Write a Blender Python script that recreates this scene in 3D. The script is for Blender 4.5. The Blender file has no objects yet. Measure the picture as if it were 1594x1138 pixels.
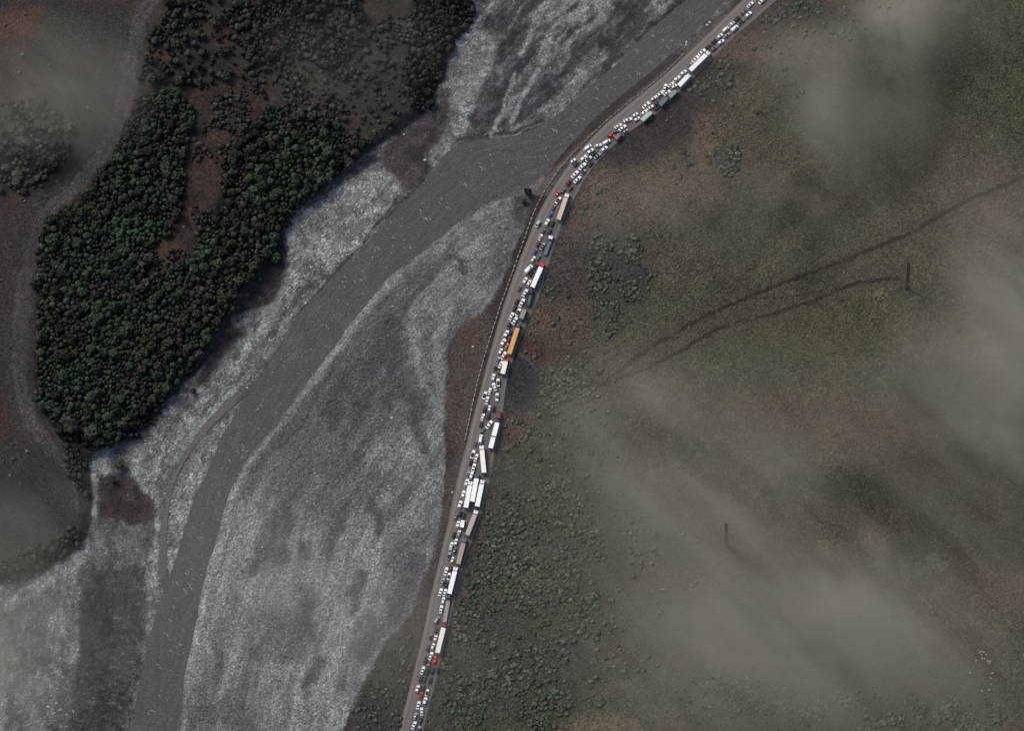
import bpy, bmesh, math, random
import numpy as np
from mathutils import Vector, Matrix

# ------------------------------------------------------------------ camera, world, sun, exposure
scene = bpy.context.scene
S = 0.36                      # metres per photo pixel on the ground
PW, PH = 1594.0, 1138.0
DIST = 2600.0
OFFN = math.radians(21.0)     # satellite looks from the south, slightly east
az = Vector((0.13, -0.99, 0)).normalized()
CAM = np.array([az.x*math.sin(OFFN)*DIST, az.y*math.sin(OFFN)*DIST, math.cos(OFFN)*DIST])
f_ = Vector(-CAM).normalized()
r_ = f_.cross(Vector((0, 1, 0))).normalized()
u_ = r_.cross(f_).normalized()
cam_d = bpy.data.cameras.new('camera'); cam = bpy.data.objects.new('camera', cam_d)
scene.collection.objects.link(cam); scene.camera = cam
cam.matrix_world = Matrix(((r_.x, u_.x, -f_.x, CAM[0]), (r_.y, u_.y, -f_.y, CAM[1]), (r_.z, u_.z, -f_.z, CAM[2]), (0, 0, 0, 1)))
cam_d.sensor_width = 36; cam_d.lens = 36*DIST/(PW*S); cam_d.clip_start = 10; cam_d.clip_end = 12000

world = bpy.data.worlds.new('World'); scene.world = world; world.use_nodes = True
wn = world.node_tree.nodes; wl = world.node_tree.links; wn.clear()
sky = wn.new('ShaderNodeTexSky'); sky.sky_type = 'NISHITA'; sky.sun_disc = False
SUN_EL, SUN_ROT = math.radians(50), math.radians(312)
sky.sun_elevation = SUN_EL; sky.sun_rotation = SUN_ROT; sky.dust_density = 4.0; sky.air_density = 1.0
bg = wn.new('ShaderNodeBackground'); bg.inputs[1].default_value = 0.12
wo = wn.new('ShaderNodeOutputWorld'); wl.new(sky.outputs[0], bg.inputs[0]); wl.new(bg.outputs[0], wo.inputs[0])
sun_d = bpy.data.lights.new('sun', 'SUN'); sun_d.energy = 1.35; sun_d.angle = math.radians(20); sun_d.color = (1, .95, .88)
sun = bpy.data.objects.new('sun', sun_d); scene.collection.objects.link(sun)
sd_ = Vector((math.sin(SUN_ROT)*math.cos(SUN_EL), math.cos(SUN_ROT)*math.cos(SUN_EL), math.sin(SUN_EL)))
sun.rotation_euler = (-sd_).to_track_quat('-Z', 'Y').to_euler()
scene.view_settings.view_transform = 'Standard'; scene.view_settings.look = 'None'
scene.view_settings.gamma = 1; scene.view_settings.exposure = 0.25
KEXP = 1.30                   # picture value of a white diffuse surface; albedo = target / KEXP

random.seed(7); rng = np.random.default_rng(11)

# ------------------------------------------------------------------ helpers
def W(px, py, h=0.0):
    """world point at height h that stands at photo pixel (px, py)"""
    px = np.asarray(px, float); py = np.asarray(py, float); h = np.asarray(h, float)
    F = DIST/S; a = (px-PW/2)/F; b = (PH/2-py)/F
    dx = f_.x+r_.x*a+u_.x*b; dy = f_.y+r_.y*a+u_.y*b; dz = f_.z+r_.z*a+u_.z*b
    t = (h-CAM[2])/dz
    return CAM[0]+dx*t, CAM[1]+dy*t, h+0*t
def Wv(px, py, h=0.0):
    a = W(px, py, h); return Vector((float(a[0]), float(a[1]), float(a[2])))

TAB = rng.random((8, 256, 256)).astype(np.float32)
def vn(x, y, s, seed=0, sy=None):
    x = np.asarray(x)/s + seed*17.3; y = np.asarray(y)/(sy or s) + seed*9.7
    xi = np.floor(x); yi = np.floor(y); fx = x-xi; fy = y-yi
    fx = fx*fx*(3-2*fx); fy = fy*fy*(3-2*fy)
    xi = xi.astype(int) & 255; yi = yi.astype(int) & 255; x1 = (xi+1) & 255; y1 = (yi+1) & 255
    T = TAB[seed % 8]
    return (T[yi, xi]*(1-fx)+T[yi, x1]*fx)*(1-fy)+(T[y1, xi]*(1-fx)+T[y1, x1]*fx)*fy
def fbm(x, y, s, seed=0, oct=4, sy=None):
    v = 0; a = 1; tot = 0
    for i in range(oct):
        v = v+a*vn(x, y, s/2**i, seed+i, (sy or s)/2**i); tot += a; a *= .55
    return v/tot
def sstep(a, b, x):
    t = np.clip((x-a)/(b-a), 0, 1); return t*t*(3-2*t)
def pldist(x, y, pts, closed=False, want_s=False):
    P = np.array(pts, float); n = len(P); m = n if closed else n-1
    best = np.full(np.shape(x), 1e18); ss = np.zeros(np.shape(x)); sg = np.zeros(np.shape(x)); acc = 0
    for i in range(m):
        a = P[i]; b = P[(i+1) % n]; d = b-a; L = math.hypot(*d) or 1e-9
        t = np.clip(((x-a[0])*d[0]+(y-a[1])*d[1])/(L*L), 0, 1)
        ex = x-(a[0]+t*d[0]); ey = y-(a[1]+t*d[1]); q = ex*ex+ey*ey; k = q < best
        best = np.where(k, q, best)
        if want_s:
            ss = np.where(k, acc+t*L, ss); sg = np.where(k, np.sign(d[0]*ey-d[1]*ex), sg)
        acc += L
    dd = np.sqrt(best)
    return (dd, ss, sg) if want_s else dd
def inside(x, y, pts):
    P = pts; n = len(P); c = np.zeros(np.shape(x), bool)
    for i in range(n):
        x1, y1 = P[i]; x2, y2 = P[(i+1) % n]
        if y1 == y2: continue
        k = ((y1 > y) != (y2 > y)) & (x < (x2-x1)*(y-y1)/(y2-y1)+x1); c ^= k
    return c
def sdp(x, y, pts):            # signed distance, negative inside
    d = pldist(x, y, pts, True); return np.where(inside(x, y, pts), -d, d)
def lin(c):
    c = np.asarray(c, float)/255.0
    return np.where(c <= .04045, c/12.92, ((c+.055)/1.055)**2.4)
def alb(c): return tuple(float(v) for v in lin(c)/KEXP)

# ------------------------------------------------------------------ digitised layout (photo pixels)
LB = [(1120,-60),(1066,0),(1010,48),(985,70),(960,98),(930,122),(905,148),(870,175),(845,192),(820,205),(790,213),(755,216),(718,220),(690,243),(662,278),(640,303),(612,330),(590,355),(570,380),(550,398),(530,417),(510,440),(490,462),(468,484),(450,512),(430,545),(410,580),(385,615),(365,645),(340,690),(320,740),(300,780),(288,825),(275,860),(262,905),(250,940),(240,962),(228,1010),(220,1055),(210,1100),(200,1138),(185,1200)]
RB = [(1190,-60),(1140,4),(1109,40),(1058,86),(1031,111),(1006,131),(967,164),(938,190),(906,220),(880,246),(860,265),(820,290),(790,305),(750,322),(715,345),(690,365),(665,388),(640,405),(612,425),(590,450),(570,475),(545,505),(525,533),(505,560),(480,595),(455,625),(430,660),(405,690),(385,715),(370,740),(355,775),(345,810),(335,850),(325,880),(318,910),(310,945),(304,975),(297,1010),(289,1035),(284,1080),(278,1138),(272,1200)]
LE = [(1185,-30),(1161,-6),(1140,15),(1122,32),(1100,54),(1080,73),(1070,83),(1046,105),(1020,128),(990,152),(960,177),(940,194),(921,214),(900,238),(885,256),(868,281),(853,304),(841,326),(830,350),(820,376),(810,400),(800,428),(788,462),(777,498),(768,530),(759,562),(750,598),(743,625),(734,660),(728,686),(718,720),(711,750),(703,785),(697,817),(690,845),(684,872),(673,916),(664,960),(657,995),(648,1030),(641,1057),(633,1090),(627,1112),(620,1145),(612,1180)]
RE = [(1240,-30),(1215,-6),(1192,14),(1170,34),(1148,52),(1128,72),(1112,88),(1087,113),(1064,136),(1042,158),(1017,180),(992,196),(972,210),(958,224),(940,240),(926,256),(913,274),(902,294),(892,312),(883,332),(873,356),(864,380),(854,410),(846,440),(838,468),(822,498),(810,530),(800,556),(792,580),(786,610),(783,640),(781,668),(772,702),(765,735),(758,770),(750,800),(740,830),(729,860),(718,895),(709,930),(702,960),(696,990),(688,1020),(682,1048),(675,1077),(669,1095),(660,1135),(650,1180)]
BAR = [(723.7,686),(732.4,644.8),(738.7,614.7),(746,583.8),(754,555),(763.9,522.3),(773.8,492),(780.4,470.8),(789.1,447.4),(797.2,425.6),(802.5,409.7),(810.6,386.9),(815.7,373),(826,343.8),(832,328),(838.7,313.5),(849.9,292.9),(858,280.6),(862.9,273.9),(872,260.5),(886.5,244),(898,231.8),(909,220.3),(919.3,210),(931.2,199.4),(942.4,188.4),(960.2,173.3),(972.4,163.4),(985.1,153.9),(997.8,144),(1009.2,133.7),(1021.5,123.4),(1032.7,114),(1043.9,102.9),(1053.8,93.8),(1060,87),(1066,80)]
RIV = LB+RB[::-1]; ROAD = LE+RE[::-1]
SIDECH = [(402,597),(375,615),(345,640),(320,665),(295,700),(275,735),(262,775),(257,810),(252,850),(254,890),(262,935)]
FOREST = [(60,360),(90,322),(130,300),(160,265),(185,232),(200,190),(218,140),(300,150),(300,190),(285,240),(282,270),(290,300),(272,350),(242,390),(228,430),(250,428),(292,398),(322,335),(350,288),(345,250),(380,195),(430,165),(520,195),(566,228),(535,262),(500,292),(468,322),(446,350),(430,385),(400,428),(372,463),(347,500),(320,535),(285,590),(250,640),(215,672),(165,697),(130,692),(95,672),(62,640),(50,600),(60,540),(58,470),(60,400)]
CLEAR = [(300,125),(420,128),(405,180),(345,250),(352,290),(325,332),(292,400),(250,428),(226,432),(240,390),(270,350),(290,300),(280,268),(300,230),(310,180),(290,150)]
WOODNE = [(640,-20),(740,-20),(730,30),(705,52),(690,100),(672,150),(650,172),(625,125),(640,60)]
WOODN = [(215,120),(235,60),(270,-20),(420,-20),(560,-20),(570,60),(520,100),(440,90),(380,110),(300,130)]
GRAVN = [(736,-60),(1200,-60),(1060,80),(850,215),(720,225),(690,245),(640,300),(590,360),(500,455),(440,490),(400,505),(432,450),(446,400),(446,352),(470,320),(535,268),(590,228),(651,183),(678,150),(694,100),(704,63),(739,38)]
GRAVW = [(440,452),(400,460),(362,498),(345,540),(300,588),(262,612),(235,652),(190,690),(145,705),(138,722),(150,770),(142,835),(100,872),(40,902),(-60,930),(-60,1220),(300,1220),(360,760),(480,600),(500,470)]
GRAVE = [(858,262),(690,335),(560,440),(440,600),(362,700),(310,800),(262,960),(235,1220),(500,1220),(540,1120),(575,1050),(602,1000),(640,955),(668,880),(688,800),(692,700),(690,640),(700,545),(716,506),(752,486),(784,432),(806,375),(828,316),(846,272)]
TRACKL = [(250,-40),(236,0),(214,30),(204,100),(190,180),(160,240),(120,288),(72,330),(52,380),(36,450),(30,540),(30,600),(48,660),(80,700),(118,735),(128,790)]
T1 = [(935,602),(985,560),(1040,525),(1100,490),(1160,465),(1220,440),(1290,415),(1350,390),(1400,370),(1450,345),(1500,315),(1600,272)]
T2 = [(960,590),(1010,572),(1060,546),(1110,516),(1150,500),(1200,490),(1260,470),(1330,442),(1395,432)]

# ------------------------------------------------------------------ terrain heights
def height(px, py):
    dR = sdp(px, py, RIV); dRo = sdp(px, py, ROAD)
    wob = (fbm(px, py, 16, 3)-.5)*14
    h = np.clip((dR+wob*.35)*S*.22, -1.2, .7) + np.clip(dR, 0, 120)*.006
    h = h + (fbm(px, py, 40, 1)-.5)*.9*sstep(4, 20, dR)
    lw = pldist(px, py, [(736,-60),(704,63),(651,183),(535,268),(446,350),(400,455),(345,520),(262,612),(190,690),(138,722),(142,835),(40,902),(-400,930)], want_s=True)
    west = np.where(lw[2] > 0, lw[0], -lw[0]); WEST = west
    h = h + 5.0*sstep(-4, 22, west) + .05*np.clip(west, 0, 900)*S
    xr = np.interp(py, [p[1] for p in RE], [p[0] for p in RE])
    xl = np.interp(py, [p[1] for p in LE], [p[0] for p in LE])
    east = px > (xl+xr)/2
    emb = sstep(26, 2, dRo)
    hill = 2.2 + .20*np.clip(dRo-6, 0, 1500)*S + (fbm(px, py, 190, 2)-.5)*10*sstep(10, 150, dRo)
    h = np.where(east, hill, h*(1-emb)+2.2*emb)
    h = np.where(dRo < 3, 2.2, h)
    return h, dR, dRo, WEST, east
def hz(px, py): return float(height(np.array([float(px)]), np.array([float(py)]))[0][0])

# ------------------------------------------------------------------ ground grid with albedo per vertex
STEP = 1.5
def axis(n, far):
    core = np.arange(-14, n+14+STEP, STEP); o = [];  d = STEP*2; x = 0
    while x < far: x += d; o.append(x); d *= 1.35
    o = np.array(o); return np.concatenate([(-14-o)[::-1], core, core[-1]+o])
gx = axis(PW, 3200); gy = axis(PH, 2600)
X, Y = np.meshgrid(gx, gy)
H, dR, dRo, WESTD, EAST = height(X, Y)
def C(r, g, b): return np.array([r, g, b], float)
def mix(col, m, c): return col*(1-m[..., None])+np.asarray(c, float)*m[..., None]

wx = X+(fbm(X, Y, 22, 0, 4)-.5)*20; wy = Y+(fbm(X, Y, 22, 5, 4)-.5)*20       # ragged edges
col = np.zeros(X.shape+(3,))+C(62, 57, 54)
grain = np.full(X.shape, .5); cob = np.zeros(X.shape)
n1 = fbm(X, Y, 120, 1, 4); n2 = fbm(X, Y, 60, 4, 4); n3 = fbm(X, Y, 18, 6, 3); n4 = fbm(X, Y, 5, 2, 2)
LC = [((LB[i][0]+RB[i][0])/2, (LB[i][1]+RB[i][1])/2) for i in range(len(LB))]
dc, sc, sgc = pldist(X, Y, LC, want_s=True); dsg = dc*sgc
wob1 = (fbm(X, Y, 70, 7, 3)-.5)*60; st1 = .68*fbm(sc+wob1, dsg+wob1*.5, 170, 3, 4, sy=24)+.32*fbm(X, Y, 34, 5, 4); st2 = .75*fbm(sc+wob1, dsg+wob1*.4, 80, 6, 3, sy=7)+.25*fbm(X, Y, 12, 2, 3)
al = -.64*X+.77*Y; ac = .77*X+.64*Y; wob2 = (fbm(X, Y, 80, 4, 3)-.5)*46; st3 = .8*fbm(al+wob2, ac+wob2*.8, 130, 5, 4, sy=15)+.2*fbm(X, Y, 20, 2, 3)
# --- west terrace
red = sstep(.50, .68, n2)
col = mix(col, red*.6, C(74, 52, 46)); col = mix(col, sstep(.55, .75, n1)*.5, C(54, 60, 52))
col = mix(col, sstep(.52, .35, n1)*.5, C(46, 42, 46))
for (bx, by, rx, ry, c, a) in [(30,35,75,26,(98,60,48),.9),(20,330,40,40,(70,54,50),.6),(0,655,20,50,(76,52,44),.6),(60,800,80,50,(62,60,58),.6),
        (110,190,60,45,(52,58,50),.7),(50,255,90,46,(30,28,34),.95),(100,35,50,26,(54,66,54),.7),(90,70,60,40,(66,66,60),.6),(20,440,26,80,(66,54,52),.6),
        (60,610,30,60,(40,34,44),.5),(20,760,40,36,(44,40,46),.7),(100,140,30,30,(70,66,66),.5)]:
    q = ((wx-bx)/rx)**2+((wy-by)/ry)**2; col = mix(col, sstep(1.3, .2, q)*a, c)
# northern scrub
m = sstep(8, -8, sdp(wx, wy, [(205,150),(245,-90),(740,-90),(730,40),(690,110),(650,180),(570,232),(430,180),(300,150)]))
sc_c = mix(np.zeros(X.shape+(3,))+C(66, 57, 50), sstep(.5, .7, n2)*.8, C(60, 56, 48)); sc_c = mix(sc_c, sstep(.52, .38, n2)*.7, C(46, 54, 46))
sc_c = sc_c*(.82+.36*n3)[..., None]; col = col*(1-m[..., None])+sc_c*m[..., None]
for (bx, by, rx, ry, c, a) in [(520,180,60,30,(68,58,48),.7),(400,30,40,40,(78,52,44),.6),(345,50,40,26,(80,52,44),.6),(255,85,22,14,(92,60,46),.7),(650,60,50,40,(58,60,54),.6),(570,70,40,30,(62,66,58),.6),(500,30,50,30,(46,62,50),.6),(430,80,40,30,(72,46,46),.5)]:
    q = ((wx-bx)/rx)**2+((wy-by)/ry)**2; col = mix(col, sstep(1.3, .2, q)*a, c)
# forest floor, clearing
mF = sstep(7, -5, sdp(wx, wy, FOREST)); col = mix(col, mF, C(26, 25, 24))
mC = sstep(10, -10, sdp(wx, wy, CLEAR)); cc = mix(np.zeros(X.shape+(3,))+C(64, 50, 42), sstep(.45, .7, n3)*.5, C(80, 57, 46))
cc = mix(cc, sstep(.5, .3, n2)*.7, C(54, 47, 42)); cc = mix(cc, sstep(.55, .35, n3)*.5, C(50, 46, 40)); cc = cc*(.8+.4*n4)[..., None]; col = col*(1-mC[..., None])+cc*mC[..., None]
q = ((wx-262)/26)**2+((wy-395)/34)**2; col = mix(col, sstep(1.2, .1, q)*.8, C(94, 64, 47))
mN = sstep(7, -5, sdp(wx, wy, WOODNE)); col = mix(col, mN*.85, C(30, 30, 28))
# dirt track on the left
dT = pldist(X+(n3-.5)*16, Y+(n4-.5)*6, TRACKL); mT = sstep(24, 7, dT)*(.55+.45*sstep(.3, .6, n2))
tc = np.zeros(X.shape+(3,))+C(76, 70, 72); tc = mix(tc, sstep(.4, .7, n3)*.5, C(80, 72, 72)); tc = mix(tc, sstep(2.6, .8, np.abs(dT-6))*.5*sstep(.3, .5, n3), C(96, 88, 84)); tc = mix(tc, sstep(3, 1, np.abs(dT-14))*.5, C(46, 41, 42))
col = col*(1-mT[..., None])+tc*mT[..., None]
col = mix(col, sstep(2.2, .6, pldist(X, Y, [(20,600),(50,660),(85,705),(112,745),(120,780)]))*.5, C(86, 76, 66))
# --- gravel
def gravel(base, hi, lo):
    c = mix(np.zeros(X.shape+(3,))+C(*base), sstep(.50, .64, st1)*.8, C(*hi)); c = mix(c, sstep(.49, .36, st1)*.85, C(*lo))
    c = mix(c, sstep(.56, .70, st2)*.5, C(*hi)); c = mix(c, sstep(.44, .32, st2)*.4, C(*lo)); c = mix(c, sstep(.46, .32, n1)*.6, C(*lo)); return c
wx2 = X+(fbm(X, Y, 26, 0, 4)-.5)*16; wy2 = Y+(fbm(X, Y, 26, 5, 4)-.5)*16
for poly, cs, gv in ((GRAVN, ((94,94,96),(124,127,124),(64,62,67)), .9), (GRAVW, ((102,106,106),(132,138,134),(78,80,82)), .7), (GRAVE, ((104,107,105),(124,128,124),(80,80,82)), .55)):
    m = sstep(5, -3, sdp(wx2, wy2, poly)); g = gravel(*cs); col = col*(1-m[..., None])+g*m[..., None]
    grain = grain*(1-m)+gv*m; cob = np.maximum(cob, m*(.5+.9*sstep(.4, .7, st1)))
mG = np.clip(cob*2, 0, 1)
def blob(poly, c, a=1, fe=5, g=None, w=.55):
    global col, grain, cob
    m = sstep(fe, -fe, sdp(X+(wx-X)*w, Y+(wy-Y)*w, poly))*a; col = mix(col, m, c)
    if g is not None: cob = cob*(1-m*(1-g))
def stroke(pts, wd, c, a=1, g=None, fe=.45, w=.35):
    global col, cob
    d = pldist(X+(wx-X)*w, Y+(wy-Y)*w, pts); m = sstep(wd, wd*fe, d)*a*(.55+.9*np.clip(n3, 0, .5)); col = mix(col, np.clip(m, 0, 1), c)
    if g is not None: cob = cob*(1-m*(1-g))
up = sstep(8, -8, sdp(wx, wy, [(702,-90),(1150,-90),(1040,60),(900,150),(842,188),(760,214),(716,214),(700,150)]))
col = mix(col, up*sstep(.50, .40, st3)*.85, C(58, 55, 60)); col = mix(col, up*sstep(.55, .66, st3)*.7, C(132, 136, 132)); cob = cob*(1-.7*up*sstep(.50, .40, st3))
# bands and dry channels in the north bar
stroke([(800,92),(786,118),(770,150),(755,180),(742,208)], 13, (70,66,70), .95, .1, w=.6); stroke([(768,120),(752,150),(740,180),(735,205)], 12, (72,68,72), .95, .1, w=.6)
for p, w_ in ([(812,95),(788,135),(770,175),(756,205)],9), ([(850,120),(870,135),(830,165),(800,190),(780,200)],8), ([(705,212),(750,217),(800,206),(842,191)],7), ([(740,150),(733,190)],7):
    stroke(p, w_, (56,53,60), .75, .2, w=.7)
for p, w_ in ([(745,130),(722,180),(702,220),(682,250),(668,272)],8), ([(800,115),(790,150),(775,190),(764,212)],4), ([(838,105),(815,150),(795,190)],5), ([(1058,8),(1010,52),(975,85),(940,120),(905,150)],4), ([(845,190),(800,207),(765,214)],2.4):
    stroke(p, w_, (134,138,134), .7, 1.2, w=.6)
blob([(650,182),(690,152),(712,175),(700,212),(668,265),(640,300),(615,322),(600,345),(590,335),(600,300),(618,285),(598,262),(592,238)], (64,56,62), .9, 7, .15)
blob([(580,290),(640,268),(640,300),(610,330),(585,350),(590,325),(575,310)], (70,54,54), .75, 5, .2)
blob([(415,400),(440,360),(448,400),(446,440),(430,468),(400,490),(380,520),(345,560),(320,600),(300,600),(330,545),(360,500),(395,440)], (52,44,50), .9, 6, .2)  # shade along the wood's south-east edge, painted into the ground colour
blob([(448,335),(480,318),(540,285),(600,262),(632,300),(600,332),(560,380),(520,410),(470,440),(436,470),(450,400)], (134,137,131), .8, 8, 1.5, w=1.0)
blob([(470,400),(505,405),(500,428),(470,436)], (74,71,74), .6, 8)
blob([(705,62),(740,38),(780,60),(760,110),(740,160),(700,215),(672,262),(664,250),(700,180),(696,110)], (126,129,124), .7, 8, 1.4, w=1.0)
stroke([(640,285),(600,330),(570,372),(530,412),(495,455),(440,515),(415,550)], 2.4, (60,58,61), .6, .4, w=.5)
stroke([(600,235),(560,262),(510,292),(480,318)], 9, (80,74,78), .6, .4)
blob([(270,598),(305,590),(312,620),(290,640),(262,630)], (78,74,80), .8, 5, .3)
# west bar
blob([(405,598),(412,570),(385,605),(330,652),(280,720),(258,790),(262,800),(282,740),(330,672),(370,640)], (94,90,90), .6, 5, .3)
dS = pldist(X+(n4-.5)*3, Y, SIDECH)
for p, w_ in ([(395,575),(340,630),(300,680),(270,720)],7), ([(330,700),(300,760),(283,820),(272,860)],5), ([(243,760),(245,800),(243,850),(236,900),(232,960),(222,1020),(212,1080),(200,1130)],5), ([(145,735),(148,770),(146,800)],5), ([(370,500),(430,480),(400,530)],14), ([(150,840),(110,880),(50,920),(0,950)],14), ([(60,1060),(40,1100),(60,1138)],20):
    stroke(p, w_, (130,138,134), .7, 1.2)
blob([(156,742),(186,735),(236,768),(243,812),(222,816),(182,812),(150,812)], (54,44,48), .9, 6, .4, w=1.1)
blob([(150,812),(236,812),(232,876),(176,884),(138,900),(140,850)], (86,89,90), .6, 12, .6, w=1.2)
blob([(132,905),(165,880),(226,886),(236,960),(220,1026),(214,1078),(200,1150),(108,1150),(124,1000),(124,930)], (64,62,66), .9, 8, .3, w=1.0)
blob([(134,905),(152,880),(160,900),(178,925),(172,975),(180,1015),(128,1015),(126,930)], (50,48,54), .65, 12, .2, w=1.2)
for k in range(15):
    yy = 950+k*12; stroke([(168+3*(k % 3),yy),(195,yy+4+k*.3),(219-k*.4,yy+10+k)], 1.9, (92,93,93), .5, w=1.0)
blob([(-60,960),(60,940),(110,1000),(60,1040),(-60,1060)], (96,90,90), .5, 16, .4)
stroke([(0,1080),(40,1050),(60,1020)], 12, (80,80,80), .5)
# east bar
for p, w_ in ([(600,530),(575,570),(560,640)],30), ([(610,500),(620,560),(600,620)],22), ([(700,400),(722,415),(722,430)],9), ([(632,405),(628,425)],10), ([(530,590),(515,650)],26), ([(440,800),(400,880)],26), ([(480,860),(470,930),(480,980)],24), ([(575,780),(590,830)],12), ([(600,560),(640,620),(660,700)],16), ([(560,900),(548,950)],14), ([(500,1030),(480,1070)],16), ([(650,880),(620,950),(560,1020)],26), ([(385,735),(420,700),(450,680)],14):
    stroke(p, w_, (68,68,72), .8, .5, fe=.1, w=1.4)
for p, w_ in ([(800,300),(752,324),(716,348),(680,380),(645,408)],3.2), ([(612,430),(575,476),(540,520),(505,565),(470,610)],12), ([(640,480),(650,560),(665,620),(690,650)],14), ([(360,790),(345,840),(330,890),(318,950),(305,1010),(292,1070)],6), ([(690,470),(680,560),(688,640)],14), ([(430,700),(400,760),(370,860)],14), ([(400,930),(440,900),(500,900)],40), ([(540,420),(520,470),(480,540)],10):
    stroke(p, w_, (130,135,131), .6, 1.1, fe=.1, w=1.3)
stroke([(306,950),(297,1000),(288,1045)], 1.6, (52,50,54), .7, w=.1)
blob([(400,680),(450,640),(480,660),(450,720),(400,760),(380,740)], (88,82,80), .5, 14)
bk = sstep(1, 5, dR)*sstep(17, 5, dR+(n3-.5)*16)*np.clip(cob*2, 0, 1)*(Y > 380); col = mix(col, bk*.6, C(126, 131, 128))
mt_ = sstep(.54, .36, fbm(X, Y, 15, 2, 4))*mG*(sdp(X, Y, GRAVE) > 0); col = col*(1-.20*mt_)[..., None]; sp_k = sstep(.60, .78, fbm(X, Y, 7, 5, 2))*mG*(sdp(X, Y, GRAVE) > 0); col = col*(1+.22*sp_k)[..., None]
# strip between gravel and road
blob([(716,506),(762,484),(770,498),(748,590),(728,692),(702,702),(690,622),(702,548)], (86,75,66), .85, 6, .1)
q = ((wx-735)/16)**2+((wy-525)/26)**2; col = mix(col, sstep(1.2, .1, q)*.7, C(94,66,52))
blob([(722,690),(735,690),(700,850),(668,960),(640,1060),(610,1150),(540,1150),(560,1090),(590,1020),(640,955),(668,880),(690,790),(700,720)], (80,76,71), .85, 6, .1)
blob([(560,1150),(546,1105),(575,1050),(600,1000),(640,985),(648,1000),(624,1150)], (62,62,56), .85, 7, .0)
blob([(800,300),(835,280),(846,275),(830,320),(815,352),(800,340)], (60,62,54), .8, 6, .0)
blob([(x, y) for x, y in RB[2:13]]+[(x, y) for x, y in LE[16:0:-1]], (96,90,86), .9, 3, .1, w=.2)
stroke([(1064,90),(1014,133),(954,182),(904,230),(870,272)], 6, (78,70,66), .7, .1)
stroke([(1130,28),(1095,52),(1070,75)], 8, (88,88,84), .6, .6)
# --- east hillside
hl = np.zeros(X.shape+(3,))+C(70, 69, 54)
hl = mix(hl, sstep(.5, .68, n1)*.6, C(64, 65, 49)); hl = mix(hl, sstep(.48, .34, n1)*.4, C(75, 68, 55))
hl = mix(hl, sstep(.60, .76, n2)*.25, C(82, 68, 56))
near = sstep(330, 60, dRo+ (n2-.5)*160)
scr = mix(np.zeros(X.shape+(3,))+C(58, 63, 53), sstep(.5, .68, n3)*.5, C(76, 72, 64)); scr = mix(scr, sstep(.5, .32, n2)*.6, C(54, 58, 54))
south = sstep(560, 760, Y); hl = hl*(1-(near*south)[..., None])+scr*(near*south)[..., None]
nn = sstep(90, 10, dRo+(n2-.5)*60)*.8; hl = mix(hl, nn, C(70, 65, 60)); hl = hl*(.88+.24*fbm(X, Y, 14, 7, 3)[..., None])
for (bx, by, rx, ry, c, a) in [(1040,185,70,54,(46,40,42),1),(1075,140,56,42,(50,44,45),1),(1115,95,56,38,(56,47,47),1),(1170,45,56,30,(54,46,47),1),(1260,20,80,30,(56,52,52),.9),(985,235,56,30,(50,46,48),1),(1100,215,26,50,(98,80,68),.9),(1150,75,44,26,(92,74,64),.7),(1128,248,26,22,(54,62,55),1),(930,285,44,26,(92,80,68),.9),(970,320,70,36,(88,78,70),.7),(1075,285,60,30,(94,80,70),.8),(935,395,80,60,(62,62,60),.9),(965,450,50,50,(56,60,56),.9),(890,440,34,30,(66,58,57),.8),(900,350,34,30,(78,66,62),.7),(1060,410,60,40,(84,76,66),.5),(880,560,50,40,(74,68,60),.7),(880,500,60,34,(98,76,62),.75),(840,545,50,26,(72,50,46),.7),(1170,30,90,30,(70,56,54),.7),(1290,10,50,20,(62,56,54),.7),
        (1400,10,70,30,(108,90,78),.6),(960,420,56,70,(58,60,56),.75),(940,500,34,30,(56,62,54),.7),(950,360,50,40,(68,62,58),.7),(1040,300,80,60,(88,80,68),.6),(880,330,50,40,(84,70,62),.6),(1130,70,60,30,(92,72,62),.5),
        (870,600,60,34,(60,66,58),.7),(800,660,24,40,(92,68,64),.6),(935,1142,66,30,(104,90,72),1),(1350,1090,100,50,(62,64,58),.7),(1500,1120,60,50,(60,64,56),.7),(1250,1110,60,40,(62,66,60),.6),
        (1200,500,160,60,(64,62,46),.6),(1400,200,120,90,(60,60,46),.6),(1480,100,80,70,(62,68,52),.6),(1300,650,140,50,(84,68,58),.5),(1400,680,80,60,(70,58,44),.6),(1180,640,90,40,(72,60,46),.6),(1540,300,60,60,(78,64,54),.6),
        (1340,820,90,50,(88,78,64),.6),(1560,920,50,50,(84,66,58),.6),(1090,900,50,30,(78,76,66),.5),(820,880,80,60,(74,68,64),.5),(760,980,60,60,(60,62,60),.5),(870,1020,60,50,(60,66,62),.5),(1370,455,18,10,(96,90,68),.7),(890,480,44,120,(62,56,54),.5),(980,590,60,14,(82,72,60),.6)]:
    q = ((wx-bx)/rx)**2+((wy-by)/ry)**2; q = q*(.7+.6*n2/.5*.5+.5*(n3-.5)); c = np.array(c)*.82+np.array([70, 67, 56])*.18; hl = mix(hl, sstep(1.5, .0, q)*min(1, a)*.9, c)
bd = sdp(X+(wx-X)*.7, Y+(wy-Y)*.7, [(786,566),(804,548),(822,559),(835,575),(838,602),(830,632),(810,652),(788,646),(780,620)]); hl = mix(hl, sstep(6, -4, bd)*.85*sstep(660, 600, Y+0*X)+sstep(6, -4, bd)*.3, C(52, 50, 53)); hl = mix(hl, sstep(2.2, .6, pldist(X, Y, [(806,550),(822,560),(836,577)]))*.6, C(104, 92, 78)); hl = mix(hl, sstep(14, 2, pldist(X+(n3-.5)*14, Y+(n4-.5)*8, [(815,535),(835,548),(848,566)]))*.6, C(66, 46, 42))
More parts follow.
